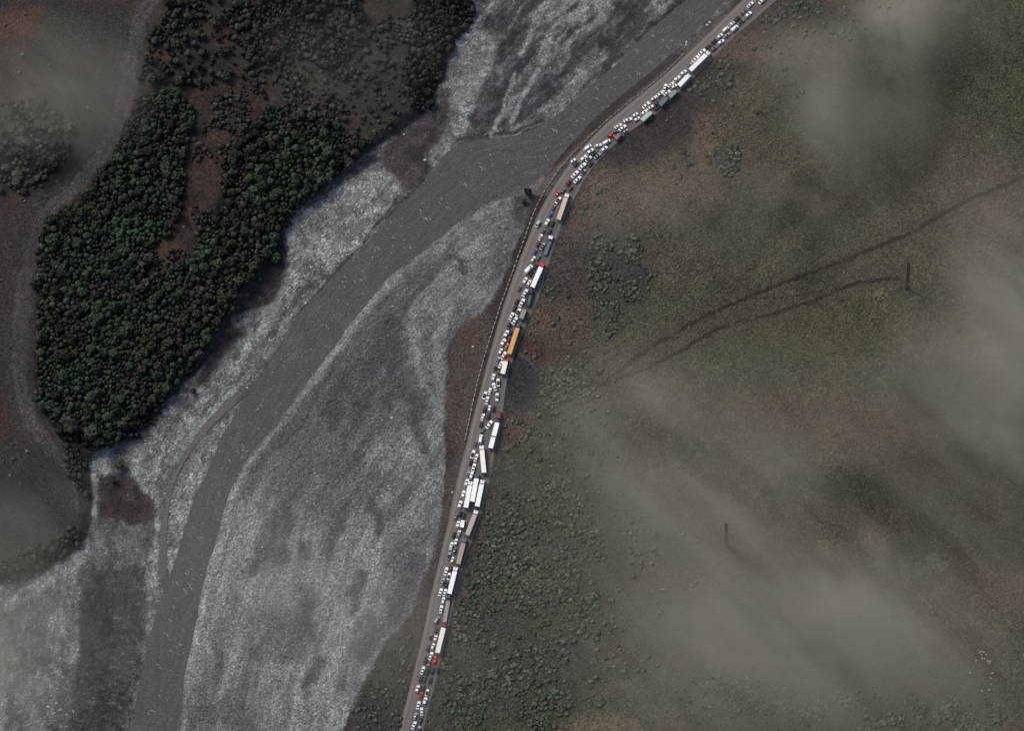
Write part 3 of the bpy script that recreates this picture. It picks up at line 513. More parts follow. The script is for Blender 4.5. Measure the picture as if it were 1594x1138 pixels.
# vehicles: kind, colour(/roof colour), front x, y, rear x, y
S_, H_, U_, V_ = 'sedan', 'hatchback', 'suv', 'van'
CARS = [
(S_,'white',1172.2,1.6,1163.5,10.3),(H_,'white',1184,-8,1174.5,0),(S_,'white',1192,-5.5,1181,4.8),(H_,'grey',1163,12,1153.5,21.5),(H_,'white',1169.3,17.2,1159.8,26),
(S_,'grey/black',1158.5,28,1148.5,36.5),(H_,'black',1151.5,24,1142.5,32.5),(H_,'white',1144.3,31.5,1135.5,38.5),(V_,'white',1134,39.4,1124.7,47.6),(V_,'white',1148,37.6,1138,46.8),
(H_,'white',1124.5,51.2,1116,58.8),(S_,'silver',1135.6,50,1126.3,57.4),(H_,'white',1126.9,60.8,1117,68.3),(H_,'grey',1115.5,70.8,1107,78),(S_,'black',1115.5,59.5,1106.8,67),(S_,'dark green',1105.8,68,1098,74.8),
(S_,'white',1097.9,75.6,1087.7,84.5),(S_,'white',1087.3,85.8,1078,95.3),(S_,'silver/grey',1077.2,96.8,1068.4,104.4),(H_,'white',1068.4,108.3,1058.6,115.8),(U_,'white',1058.4,117.5,1048.7,125.2),
(S_,'white',1048.8,126.7,1039.8,134),(H_,'white',1053.5,130.2,1044.8,136.7),(S_,'white',1037,129.6,1033.2,140.6),(S_,'white',1043.3,139.9,1033.4,147.2),(S_,'white',1032.3,141.1,1021.9,149.3),
(H_,'white',1021.1,149,1012.7,155.6),(S_,'white',1011.3,157.8,1000.5,167.4),(S_,'brown',1027,155.2,1017.8,163),(S_,'black',1026.5,164,1018,170.6),(S_,'white',1016.8,162.8,1007,169.8),
(H_,'white',1006.6,170.3,998,177.8),(H_,'white',992.8,174.7,984.2,180.6),(H_,'white',995.6,181,986.8,187.3),(S_,'white',984,183,970.8,188),(S_,'white',967.8,191.8,957,198),(S_,'white',974.4,194,963.8,202),
(H_,'silver',977,200,969,206.5),(S_,'lilac',962.9,202,953,205),(U_,'red',957.8,210.6,945.8,210),(V_,'white',949.2,215.9,937.8,222.8),(U_,'white',936.4,224,925.9,226.8),(H_,'white',945.1,226.9,935.5,235.1),
(V_,'white',920.2,223.8,909.3,231.9),(H_,'white',923.4,230.4,913.7,238.6),(S_,'dark green',927.6,234.4,919.7,242),(S_,'silver/mauve',934.9,237.2,925.6,245.8),(U_,'white',913.1,241.2,902.9,250.1),
(S_,'cream/black',920.6,242.3,911.8,250.2),(H_,'white',895.7,246.3,887.5,253),(S_,'white',911.6,252.6,901.4,263.6),(S_,'black',923,251.6,916,258),(S_,'dark green',900,251.6,893,258),(S_,'silver/black',911.2,263.2,905,270.8),
(S_,'white',899.6,265.4,890.2,275.8),(S_,'white',903.8,273.5,893.7,283.9),(S_,'dark red',889,278,881.6,288.2),(S_,'brown',891.6,288.8,885,296),(S_,'red/pink',870.8,296.2,864.8,305.8),(H_,'grey',879.2,291.8,874,300.2),
(S_,'white/black',872.9,306.1,864.9,315.6),(S_,'mauve',863.5,318.8,858,326.6),(S_,'blue',859.2,328.8,854,337.6),(U_,'cream',854.2,340.4,848.4,351.6),(S_,'black',862,342.6,857.5,352.4),(S_,'grey',848,355.5,842.8,363.6),
(S_,'dark violet',857.2,354.8,852.5,365),(S_,'white/silver',843.7,363.9,839,373.4),(S_,'dark red',839.5,375.2,835,384),(S_,'silver/grey',847.9,377.3,841.4,388.2),(S_,'violet blue',835.3,386.7,829.9,395.4),
(H_,'white',832.5,398.6,826.8,407.5),(S_,'mauve',840.2,396.3,835.5,404),(V_,'white',828.4,411.3,816.5,424.6),(S_,'dark green',835.4,409.8,830.5,418),(S_,'black',829.5,420.5,824.6,429.8),
(H_,'white',819.5,431.3,814.4,441.6),(H_,'white',825.8,435.6,820.7,444.7),(S_,'grey',810.5,443.6,805.8,453.4),(S_,'white',820.6,449.9,814,461.4),(S_,'white',815.7,464.7,809.1,477.1),
(S_,'black',807,464.8,802,474),(S_,'black',802.5,475.6,799,484.4),(S_,'white/dark green',809.7,479.9,803.5,491.3),(S_,'white',799.1,486.2,793.3,497.6),(S_,'white',804.4,493.2,798.2,505),
(S_,'grey/black',795.8,499,789.9,511),(H_,'white',790.7,514.2,784.9,525.4),(H_,'white',786.5,527.2,779.6,539),(H_,'white',781.2,542.2,776.5,551.4),(S_,'dark violet',796.5,514.2,792.5,522),
(S_,'dark red',793.5,523.6,789.8,533.8),(S_,'tan',790.4,534.8,786.6,542.6),(S_,'white',787.2,547.6,780.7,559.1),(S_,'silver/grey',777.2,555.2,772.9,565.4),
(S_,'white',782,561.9,776.5,572.7),(S_,'black/grey',778.6,573.6,776,582),(S_,'grey/black',773,568,769,575.6),(H_,'white',769,581.9,767,593.2),(S_,'white/black',775.2,588.9,775.9,601.4),
(S_,'white',767.7,595.9,771.7,608.2),(S_,'white',763.3,603.7,761.4,614.5),(S_,'white/black',756.7,609.3,752.2,621.2),(S_,'white',759.5,617.1,756.9,629.3),('pickup','white/grey',773.9,611.7,773.3,624),
(S_,'dark green',756.7,631.6,752.5,641.8),(H_,'white',762.2,630.9,761.2,640.7),(S_,'dark violet',761.4,641.6,758.8,653),(S_,'white',753.1,643.9,749.7,654.5),(S_,'dark violet',750.7,655.7,747.4,665),
(S_,'white',765.8,654.9,757.3,666.8),(H_,'grey',754.2,666,749,674.2),(S_,'black',769.4,631.6,768.2,640),(V_,'white',749.1,675.9,746.9,689.2),(S_,'grey',741.2,686.4,738.3,694.6),
(S_,'white/black',737.9,700.9,734.2,713.6),(S_,'white',743.1,706.9,739.1,718.9),(S_,'black',734.1,715.8,731.8,724.2),(S_,'white',739,721.7,735.6,734.6),(U_,'white',735.1,735.1,732.1,746.2),
(S_,'silver/mauve',729.6,735,726.6,742),(H_,'white',728.1,745.8,723.9,757.2),(H_,'white',722.6,763.8,719.6,775.4),(H_,'white',717.7,779.9,713.7,791.9),(S_,'black',718.2,796,714.3,804),
(S_,'dark violet',723.1,797.6,720.6,806),(S_,'grey/silver',710.4,800.4,707.9,808.8),(H_,'white',714.1,811.2,711.4,822),(U_,'white/silver',715.5,826.3,712.4,835.7),(S_,'black',708.5,828.6,705,837.2),
(H_,'white',710.9,838.9,708.2,849.8),(S_,'white',704.2,844.2,700.8,856),(S_,'grey/silver',709.2,851.8,705.8,862.8),(S_,'silver/black',700.1,861.2,697.2,870.2),(H_,'white',705.6,867.4,702.9,876.4),
(S_,'brown',703.3,880.2,700.2,889.9),(S_,'white',696.1,883.5,692.4,896),(S_,'white/black',699.7,891.9,697.4,902.7),(S_,'silver',691,900.2,686.5,911.2),(S_,'black',696.2,905.2,693.4,915.3),
(S_,'white',687.4,916.2,684,928.4),(S_,'white',694.1,917.2,690.7,928.8),(H_,'white',690.9,930.2,688.6,941.2),(S_,'white',687.8,942.8,685.5,955.4),(V_,'silver',681.9,961,676.9,969),
(S_,'dark violet',680.8,975.8,677,986.2),(H_,'ivory',679.1,989,676.2,999.5),(S_,'grey/dark green',671.2,987.8,668.3,996.6),(U_,'ivory',675.7,1001.9,671.6,1012.2),(S_,'dark violet',669.3,1003,664.2,1014.7),
(S_,'white',672.5,1015.4,668.4,1028),(U_,'red',677.8,1022,675.5,1034.6),(S_,'dark green',664.5,1021.2,659.9,1033.6),(S_,'dark red/pink',669.3,1029,665.6,1040),(S_,'white',659.8,1037.9,655.8,1050.5),
(S_,'black',667.2,1040.4,662.1,1052),(S_,'black',674.3,1038.7,671.9,1050.5),(S_,'black',681.3,1038.4,680.7,1048.6),(S_,'dark violet',656.6,1051.8,652.8,1063.2),(S_,'navy',662,1052.8,658.6,1063),
(S_,'black',670.9,1054.6,668.7,1064.6),(H_,'white',651.5,1067.3,647.8,1079.2),(S_,'dark green',659.3,1067,656.3,1076),(S_,'red',656.9,1077.4,653.2,1088.2),(S_,'white/black',666.1,1073.9,663.3,1083.6),
(H_,'white',663.5,1086.2,659.4,1098.5),(S_,'white',652.6,1092.4,649.7,1105.1),(S_,'white',656,1102,656.8,1114.4),(S_,'silver/white',648,1110.2,644.7,1120),(S_,'brown',656.6,1115.4,652.4,1126.8),
(S_,'white',646.8,1123.8,642,1136),(S_,'silver/black',653.4,1130.8,650,1142),
]
# lorries: style, cab colour, box colour, front, rear, short phrase, label
TRUCKS = [
('semi','white','white',1104.6,78.4,1074.1,108.6,'the topmost long white lorry','long all-white articulated lorry, topmost of the big lorries in the queue'),
('rigid','white','white',1074.4,113.2,1056.6,132.5,'the upper white box lorry','short white box lorry right behind the topmost long white lorry'),
('rigid','stone','stone',1053.6,138,1042,149.8,'the small stone grey lorry','small stone grey box lorry behind the upper white box lorry'),
('rigid','slate','slate',1039.5,149,1027.2,162.6,'the slate grey lorry','dark slate grey box lorry at the hillside edge of the upper queue'),
('rigid','pearl','pearl',1015,171.5,999,186.4,'the pearl box lorry','pale greenish grey box lorry beside white cars above the bend'),
('rigid','mauve','mauve',967.2,206,957.8,215,'the mauve lorry','small dull mauve lorry beside the bright red car at the bend'),
('semi','white','beige',883.5,299.6,869.2,341.2,'the beige trailer with white cab','long beige trailer pulled by a white cab just below the bend'),
('flat','white','slate',858.8,367,847.4,396,'the dark flat trailer','dark slate low trailer pulled by a bright white cab'),
('semi','red','white',845.5,408,828.6,446.8,'the white trailer with bright red cab','long white trailer pulled by a bright red cab, above the orange trailer'),
('tipper','black','slate',827.5,450.5,821,475.2,'the blue grey tipper','dark blue grey tipper lorry with a black cab'),
('rigid','sand','stone',817.2,479.5,811,495.5,'the stone grey box lorry','short pale stone box lorry directly ahead of the orange trailer lorry'),
('semi','navy','orange',808,502.5,792.5,550.6,'the orange trailer','long bright orange trailer pulled by a dark navy cab'),
('rigid','red','ivory',788.6,556.8,782.2,581.8,'the ivory lorry with red cab','ivory white box lorry with a red cab behind the orange trailer'),
('rigid','dark red','dark red',777,638.5,775.3,651,'the small dark red lorry','small dark red lorry at the hillside edge ahead of the double white boxes'),
('train','dark violet','white',775.6,651.6,763.4,697.8,'the double box lorry','lorry with violet cab, white box and a second white box trailer'),
('semi','white','ivory',749.4,692.5,753.3,736,'the ivory trailer turned askew','ivory articulated lorry standing askew, tilted against the line of the queue'),
('semi','white','white',732.8,748.2,725,790.4,'the left one of three parallel white lorries','long white lorry, river-side one of three standing side by side'),
('semi','navy','white',743.2,736.8,734.9,781,'the middle one of three parallel white lorries','long white lorry with navy cab, middle one of three side by side'),
('semi','white','white',751.5,745.8,742.6,788.6,'the right one of three parallel white lorries','long white lorry, hillside one of three standing side by side'),
('semi','white','pink',742,793.6,727,833.2,'the pinkish trailer with white cab','long pinkish beige trailer with a white cab behind three parallel white lorries'),
('semi','grey','sand',723.5,837.5,713,878.2,'the sand coloured trailer','long sand coloured trailer with a grey cab'),
('semi','white','white',709.9,881.6,699.2,924.8,'the long white lorry below the sand trailer','long all-white lorry directly behind the sand coloured trailer'),
('flat','navy','sand',698.6,926.5,691.4,968.6,'the sand flat trailer with navy cab','sand coloured low trailer pulled by a navy blue cab'),
('semi','dark red','ivory',692.4,969.4,680.6,1016.8,'the ivory trailer with dark red cab','long ivory trailer with a dark red cab, lowest lorry of the queue'),
('rigid','white','white',720.7,808.6,718.5,821.2,'the small white box lorry','small white box lorry beside the pinkish trailer'),
]
CLX = [((a[0]+b[0])/2, (a[1]+b[1])/2) for a, b in zip(resample(LE, 200)[0], resample(RE, 200)[0])]
CLP = np.array(CLX)
def road_t(px, py):
    d, s, sg = pldist(np.array([px]), np.array([py]), CLX, want_s=True); return float(s[0]), float(d[0]*sg[0])

def truck(style, cab, box, fx, fy, rx, ry, phrase, label):
    top = 3.9 if style != 'flat' else 1.6
    if style == 'tipper': top = 3.0
    if style == 'rigid' and math.hypot(fx-rx, fy-ry) < 16: top = 2.9
    F = Wv(fx, fy, RZ+top); Rr = Wv(rx, ry, RZ+top); L = (F-Rr).length; d = F-Rr; rz = math.atan2(d.y, d.x); mid = (F+Rr)/2
    small = L < 6; w = 1.1 if small else 1.25
    nm = {'semi': 'articulated_lorry', 'rigid': 'box_lorry', 'flat': 'flatbed_lorry', 'tipper': 'tipper_lorry', 'train': 'trailer_lorry'}[style]
    root = empty(nm, (mid.x, mid.y, RZ), rz); h = L/2; tag(root, label, 'lorry')
    cl = {'semi': 2.3, 'flat': 2.3, 'train': 2.2, 'tipper': 2.0, 'rigid': min(1.9, L*.3)}[style]; ch = 2.3 if small else (3.5 if style in ('semi', 'train') else 2.9)
    c = MB().loft([(h, w*.86, .45, ch*.45, .08), (h-.12, w*.98, .4, ch*.55, .1), (h-.5, w*.97, .4, ch-.12, .14), (h-.9, w*.95, .4, ch, .16), (h-cl, w*.95, .45, ch+.05, .16)])
    for s_ in (-1, 1): c.box(h-.5, h-.35, s_*(w+.17)-.08, s_*(w+.17)+.08, ch*.5, ch*.72)
    c.build('cab', paint(cab), root)
    MB().quad((h-.10, -w*.84, ch*.56), (h-.10, w*.84, ch*.56), (h-.47, w*.8, ch-.16), (h-.47, -w*.8, ch-.16)).build('windscreen', GLASS, root, False)
    for s_ in (-1, 1):
        MB().quad(*[(h-.62, s_*(w*.985), ch*.55), (h-1.25, s_*(w*.985), ch*.55), (h-1.25, s_*(w*.975), ch-.4), (h-.75, s_*(w*.975), ch-.4)][::s_]).build('side_window', GLASS, root, False)
    if ch > 2.5: MB().box(h-1.35, h-.85, -.3, .3, ch+.04, ch+.12).build('roof_hatch', paint('grey') if cab == 'white' else paint(cab), root)
    MB().box(-h+.3, h-.4, -.45, .45, .55, .95).build('chassis', CHAS, root)
    z0 = 1.05
    def boxbody(x0, x1, col_, ztop, name='trailer_box'):
        b = MB().box(x0, x1, -w, w, z0, ztop)
        for k in range(max(2, int((x1-x0)/1.2))):
            xx = x0+.1+(x1-x0-.2)*k/max(1, int((x1-x0)/1.2)-1) if int((x1-x0)/1.2) > 1 else x0+.1
            for s_ in (-1, 1): b.box(xx-.04, xx+.04, s_*(w+.018)-.022, s_*(w+.018)+.022, z0+.02, ztop-.02)
        o = b.build(name, paint(col_), root)
        MB().box(x0-.045, x0-.005, -w+.06, -.02, z0+.06, ztop-.08).box(x0-.045, x0-.005, .02, w-.06, z0+.06, ztop-.08).build('rear_door', paint('grey') if col_ in ('white', 'ivory') else paint(col_), o)
        MB().box(x0, x1, -w-.03, -w+.07, ztop-.03, ztop+.05).box(x0, x1, w-.07, w+.03, ztop-.03, ztop+.05).box(x0, x0+.1, -w+.075, w-.075, ztop-.02, ztop+.05).box(x1-.1, x1, -w+.075, w-.075, ztop-.02, ztop+.05).build('roof_rail', paint(col_), o)
        return o
    if style == 'semi': boxbody(-h, h-cl-.85, box, 3.95)
    elif style == 'rigid': boxbody(-h, h-cl-.35, box, top)
    elif style == 'train':
        mx_ = -h*.22; boxbody(mx_+.35, h-cl-.3, box, 3.9, 'front_box'); boxbody(-h, mx_-.35, box, 3.9); MB().box(mx_-.6, mx_+.5, -.08, .08, .7, .85).build('drawbar', CHAS, root)
    elif style == 'flat':
        MB().box(-h, h-cl-.6, -w, w, z0, z0+.22).build('deck', paint(box), root)
        b = MB()
        for s_ in (-1, 1): b.box(-h, h-cl-.6, s_*(w-.04)-.04, s_*(w-.04)+.04, z0+.225, z0+.7)
        b.box(h-cl-.7, h-cl-.62, -w+.085, w-.085, z0+.225, z0+1.3).build('side_board', paint(box), root)
    elif style == 'tipper':
        b = MB().box(-h, h-cl-.3, -w, w, z0, z0+.2)
        for s_ in (-1, 1): b.box(-h, h-cl-.3, s_*(w-.05)-.05, s_*(w-.05)+.05, z0+.205, 2.6)
        b.box(-h, -h+.1, -w+.105, w-.105, z0+.205, 2.5).box(h-cl-.4, h-cl-.3, -w+.105, w-.105, z0+.205, 3.0).build('tipper_body', paint(box), root)
        MB().box(-h+.15, h-cl-.45, -w+.15, w-.15, z0+.21, 2.2, .6, .4).build('load', simple('gravel_load', (.10, .11, .125), .95, noise=.4, scale=3), root)
    xs = [h-1.1] + ([h-cl-.9] if L > 11 else []) + ([-h+1.2, -h+2.4, -h+3.6] if L > 12 else [-h+1.2])
    for xw in xs:
        for s_ in (-1, 1): MB().wheel(xw, s_*(w-.2), .5 if not small else .36, .32).build('wheel', TYRE, root)
    for s_ in (-1, 1): MB().box(h-.06, h+.02, s_*w*.65-.16, s_*w*.65+.16, .62, .82).build('headlight', LAMP, root)
    return root

lms = []
for T in TRUCKS:
    truck(*T); t, d = road_t((T[3]+T[5])/2, (T[4]+T[6])/2); lms.append((t, T[7], math.hypot(T[3]-T[5], T[4]-T[6])/2))
info = []
for i, c in enumerate(CARS):
    kind, colr, fx, fy, rx, ry = c; hh_ = {'van': 2.1}.get(kind, 1.1)
    F = Wv(fx, fy, RZ+hh_); Rr = Wv(rx, ry, RZ+hh_); d = F-Rr; mid = (F+Rr)/2; L = d.length
    proto, PL = PROTO[kind]
    root = proto if kind not in used else copy_tree(proto); used.add(kind)
    root.location = (mid.x, mid.y, RZ+.02); root.rotation_euler = (0, 0, math.atan2(d.y, d.x)); s_ = min(1.18, max(.88, L/PL)); root.scale = (s_, s_*.94, s_)
    bc, _, rc = colr.partition('/'); rc = rc or bc
    info.append((root, kind, bc, rc, fx, fy, rx, ry))
# colours after all copies exist, then labels that single each one out
desc = {'sedan': 'saloon car', 'hatchback': 'hatchback', 'suv': 'tall estate car', 'van': 'van', 'pickup': 'pickup'}
catg = {'sedan': 'car', 'hatchback': 'car', 'suv': 'car', 'van': 'van', 'pickup': 'pickup'}
rows = {}
for it in info:
    root, kind, bc, rc, fx, fy, rx, ry = it
    for ch in root.children:
        n = ch.name.split('.')[0]
        if n == 'body': setmat(ch, paint(bc))
        if n == 'roof': setmat(ch, paint(rc))
    t, d = road_t((fx+rx)/2, (fy+ry)/2)
    lt, ph, hl_ = min(lms, key=lambda q: max(0, abs(q[0]-t)-q[2]))
    rel = 'beside' if abs(lt-t) <= hl_+3 else ('ahead of' if t < lt else 'behind')
    lane = 'river-side' if d > 3 else ('hillside' if d < -6 else 'middle')
    dd = bc+' '+desc[kind] if rc == bc else f'{bc} {desc[kind]} with {rc} roof'
    rows.setdefault((dd, rel, ph), []).append((t, root, kind, lane))
ordn = ['', 'second ', 'third ', 'fourth ', 'fifth ', 'sixth ', 'seventh ', 'eighth ', 'ninth ', 'tenth ', 'eleventh ', 'twelfth ']
for (dd, rel, ph), L in rows.items():
    L.sort(key=lambda q: q[0])
    if rel == 'ahead of': L = L[::-1]
    for k, (t, root, kind, lane) in enumerate(L):
        if len(L) == 1: lab = f'{dd} {rel} {ph}'
        elif rel == 'beside': lab = f'{ordn[k] or "first "}{dd} from the top {rel} {ph}'
        else: lab = f'{ordn[k] or "nearest "}{dd} {rel} {ph}'
        tag(root, lab, catg[kind], 'vehicles queued on the valley road')
# pale van alone in the open lane, heading the other way
mid = Wv(837, 347, RZ+2.0); F = Wv(833.8, 352.2, RZ+2.0); Bk = Wv(840.2, 341.8, RZ+2.0); d = F-Bk
r2 = copy_tree(PROTO['van'][0]); r2.location = (mid.x, mid.y, RZ+.02); r2.rotation_euler = (0, 0, math.atan2(d.y, d.x)); r2.scale = (.82, .95, .85)
for ch in r2.children:
    if ch.name.split('.')[0] in ('body', 'roof'): setmat(ch, paint('pale green'))
tag(r2, 'pale green van alone in the open lane, driving away from the queue', 'van')

# ------------------------------------------------------------------ concrete barrier blocks
cm = simple('weathered_concrete', (.25, .24, .215), .9, noise=.25, scale=1.5)
BP, bl = resample(BAR, 2000); nb = int(bl/7.75); prev = None
for k in range(nb):
    i0 = int(2000*k/nb); i1 = min(1999, int(2000*(k+.66)/nb)); gz = RZ-.12
    a = Wv(*BP[i0], gz+.6); b2 = Wv(*BP[i1], gz+.6); d = b2-a; mid = (a+b2)/2; Lb = d.length
    if prev is None:
        b = MB(); pr = [(-.30, 0), (-.30, .12), (-.14, .34), (-.09, .82), (.09, .82), (.14, .34), (.30, .12), (.30, 0)]
        for xx in (-1, 1): b.v += [(xx, y*1.15, z) for y, z in pr]
        for j in range(8): b.f.append((j, (j+1) % 8, 8+(j+1) % 8, 8+j))
        b.f.append(tuple(range(8))); b.f.append(tuple(range(8, 16))[::-1]); o = b.build('concrete_barrier', cm); prev = o
    else: o = prev.copy(); scene.collection.objects.link(o)
    o.location = (mid.x, mid.y, gz-.1); o.rotation_euler = (0, 0, math.atan2(d.y, d.x)+random.uniform(-.04, .04)); o.scale = (Lb/2, 1.1*random.uniform(.9, 1.2), 1)
    tag(o, 'pale concrete barrier block in the dashed row on the river side of the road', 'barrier', 'concrete blocks along the river side of the road')

# ------------------------------------------------------------------ vegetation
def leafmesh(nleaf, nl, seed, flat=.75, leaf=.26, dome=False):
    """unit-radius crown: clumped small leaf faces spread through several lobes"""
    g = np.random.default_rng(seed); ctr = []
    for k in range(nl):
        a = g.random()*6.28; r = math.sqrt(g.random())*.62; ctr.append((r*math.cos(a), r*math.sin(a), .15+.55*g.random()*(1-r*.7), .30+.22*g.random()))
    ctr = np.array(ctr); w = ctr[:, 3]**2; k = g.choice(nl, nleaf, p=w/w.sum()); c = ctr[k]
    d = g.normal(size=(nleaf, 3)); d /= np.linalg.norm(d, axis=1)[:, None]; d[:, 2] = np.abs(d[:, 2])*1.0-.25
    p = c[:, :3]+d*c[:, 3:4]*(g.random((nleaf, 1))**.35); p[:, 2] *= flat
    n = d+g.normal(size=(nleaf, 3))*.45; n /= np.linalg.norm(n, axis=1)[:, None]
    t = np.cross(n, g.normal(size=(nleaf, 3))); t /= np.linalg.norm(t, axis=1)[:, None]; b = np.cross(n, t)
    s = leaf*(.6+.8*g.random((nleaf, 1)))*.6
    v = np.stack([p+t*s, p+b*s*.9-t*s*.4, p-b*s*.9-t*s*.4-n*s*.3, p-t*s*1.1], 1).reshape(-1, 3)
    i = np.arange(nleaf)*4; f = np.vstack([np.stack([i, i+1, i+3], 1), np.stack([i, i+3, i+2], 1)])
    if dome:
        bm = bmesh.new(); bmesh.ops.create_icosphere(bm, subdivisions={2: 3, 1: 2, 3: 1}[int(dome)], radius=1); dv = np.array([x.co[:] for x in bm.verts]); df = np.array([[q.index for q in x.verts] for x in bm.faces]); bm.free()
        lob = g.normal(size=(13, 3)); lob[:, 2] = np.abs(lob[:, 2])+.2; lob /= np.linalg.norm(lob, axis=1)[:, None]
        k_ = np.clip((dv@lob.T).max(1), 0, 1)**9; rad = (.44+.40*k_+.26*g.random(len(dv)))[:, None]
        dv = dv*rad; dv[:, 2] = dv[:, 2]*.8*flat/.75+.12
        f = np.vstack([f, df+len(v)]); v = np.vstack([v, dv])
    return v, f
def core_blob(g):
    bm = bmesh.new(); bmesh.ops.create_icosphere(bm, subdivisions=1, radius=1)
    v = np.array([x.co[:] for x in bm.verts]); f = np.array([[q.index for q in x.verts] for x in bm.faces]); bm.free(); return v, f
def folmat(name, source):
    m, nd, lk, b = mat(name); g = N(nd, 'ShaderNodeNewGeometry'); t = N(nd, 'ShaderNodeTexNoise'); t.inputs['Scale'].default_value = .8; t.inputs['Detail'].default_value = 3
    lk.new(g.outputs['Position'], t.inputs['Vector']); r = N(nd, 'ShaderNodeMapRange'); r.inputs['From Min'].default_value = .3; r.inputs['From Max'].default_value = .7; r.inputs['To Min'].default_value = .35; r.inputs['To Max'].default_value = 1.7
    lk.new(t.outputs['Fac'], r.inputs['Value']); v = N(nd, 'ShaderNodeVectorMath', operation='SCALE'); lk.new(r.outputs[0], v.inputs['Scale'])
    if source == 'object':
        o = N(nd, 'ShaderNodeObjectInfo'); lk.new(o.outputs['Color'], v.inputs[0])
    else:
        o = N(nd, 'ShaderNodeAttribute', attribute_name='tint'); lk.new(o.outputs['Color'], v.inputs[0])
    lk.new(v.outputs[0], b.inputs['Base Color']); b.inputs['Roughness'].default_value = .9; b.inputs['Specular IOR Level'].default_value = .1
    return m
FO = folmat('tree_leaves', 'object'); FA = folmat('mass_leaves', 'attr')
BARK = simple('bark', (.05, .04, .032), .95, noise=.3)
VAR = [leafmesh(330, 9, 40+k, leaf=.22, dome=2) for k in range(6)]
crowns = []
for k, (v, f) in enumerate(VAR):
    me = bpy.data.meshes.new('crown'); me.from_pydata(v.tolist(), [], f.tolist()); me.materials.append(FO); crowns.append(me)
tb = MB(); rr = [(0, .16), (.35, .12), (.75, .07)]
n_s = 7
for z, r in rr: tb.v += [(r*math.cos(6.283*i/n_s)+.03*math.sin(z*7), r*math.sin(6.283*i/n_s), z) for i in range(n_s)]
for a in range(2):
    for i in range(n_s): tb.f.append((a*n_s+i, a*n_s+(i+1) % n_s, (a+1)*n_s+(i+1) % n_s, (a+1)*n_s+i))
for k in range(5):
    an = k*1.26; tb.bar((0, 0, .45+.06*k), (.38*math.cos(an), .38*math.sin(an), .85), .03)
tme = bpy.data.meshes.new('trunk'); tme.from_pydata(tb.v, [], tb.f); tme.materials.append(BARK)

def scatter(poly, spacing, n_try, jitter=.35, seed=1, accept=None, pts=None):
    g = np.random.default_rng(seed); P = np.array(poly); x0, y0 = P.min(0); x1, y1 = P.max(0)
    cx = g.uniform(x0, x1, n_try); cy = g.uniform(y0, y1, n_try)
    wx_ = cx+(fbm(cx, cy, 22, 0, 4)-.5)*30; wy_ = cy+(fbm(cx, cy, 22, 5, 4)-.5)*30
    k = inside(wx_, wy_, poly)
    if accept is not None: k &= accept(cx, cy, g)
    cx, cy = cx[k], cy[k]; out = pts if pts is not None else []; cell = {}
    for (x, y, r) in out: cell.setdefault((int(x//16), int(y//16)), []).append((x, y, r))
    new = []
    for x, y in zip(cx, cy):
        r = spacing*(.52+jitter*g.random()**1.6*2.9); ok = True; ci, cj = int(x//16), int(y//16)
        for a in range(ci-2, ci+3):
            for b in range(cj-2, cj+3):
                for (u, v, q) in cell.get((a, b), ()):
                    if (u-x)**2+(v-y)**2 < ((q+r)*.53)**2: ok = False; break
                if not ok: break
            if not ok: break
        if ok: cell.setdefault((ci, cj), []).append((x, y, r)); out.append((x, y, r)); new.append((x, y, r))
    return new
def notclear(x, y, g):
    return sdp(x+(fbm(x, y, 30, 2, 3)-.5)*46, y+(fbm(x, y, 30, 4, 3)-.5)*46, CLEAR) > 6-10*(g.random(len(x)) < .2)
big = [(108, 658, 17.5), (142, 672, 14), (186, 622, 9), (80, 372, 11), (52, 440, 8)]
pts = list(big)
scatter(FOREST, 6.1, 80000, .36, 1, notclear, pts)
T_main = [p for p in pts]
ne = scatter(WOODNE, 5.4, 9000, .34, 2); nw = scatter(WOODN, 5.2, 9000, .4, 3, lambda x, y, g: g.random(len(x)) < (.10+.9*sstep(.42, .60, fbm(x, y, 60, 5, 3)))*.6)
mid_ = scatter([(400,70),(620,20),(690,60),(680,150),(640,185),(570,228),(430,165),(385,120)], 4.4, 9000, .35, 4, lambda x, y, g: g.random(len(x)) < .04+.22*sstep(.38, .56, fbm(x, y, 50, 6, 3)))
cl2 = scatter(CLEAR, 3.6, 5000, .4, 9, lambda x, y, g: g.random(len(x)) < .75*sstep(.50, .68, fbm(x, y, 34, 3, 3)))
lw_ = scatter([(-20,150),(60,150),(120,180),(110,240),(60,300),(-20,300)], 5.5, 1500, .4, 5, lambda x, y, g: g.random(len(x)) < .35)
lb_ = scatter([(-20,905),(-20,880),(60,850),(110,820),(128,830),(110,850),(60,884),(20,905)], 5.0, 1500, .4, 6)
sp_ = scatter([(95,690),(125,700),(140,720),(125,770),(110,740)], 5.0, 300, .4, 7)
green = lambda x, y: float(vn(np.array([x]), np.array([y]), 45, 3)[0])
def tint(x, y, zone):
    g_ = green(x, y); r1 = random.random()
    c = np.array([.034, .044, .026]) if zone == 0 else np.array([.036, .038, .031])
    if zone == 0:
        c = c*(1-.4*g_)+np.array([.030, .056, .028])*.4*g_*1.3
        b_ = float(vn(np.array([x]), np.array([y]), 38, 6)[0])
        if b_ > .62 and r1 < .75: c = np.array([.040, .036, .030])
        if g_ > .76 and r1 > .5: c = np.array([.034, .064, .030])
        edge = 1.0
    if zone == 2: c = np.array([.044, .043, .034])*(.8+.4*g_)
    c = c*.80+c.mean()*.20
    return c*(.45+.85*random.random())*.92
ALL = [(x, y, r, 0) for x, y, r in T_main]+[(x, y, r, 1) for x, y, r in ne+nw]+[(x, y, r, 2) for x, y, r in mid_+cl2+lw_+lb_+sp_]
singles = [(186, 722, 9, 0), (176, 748, 6, 1), (822, 298, 7, 1), (816, 312, 5, 1), (300, 608, 5, 1)]
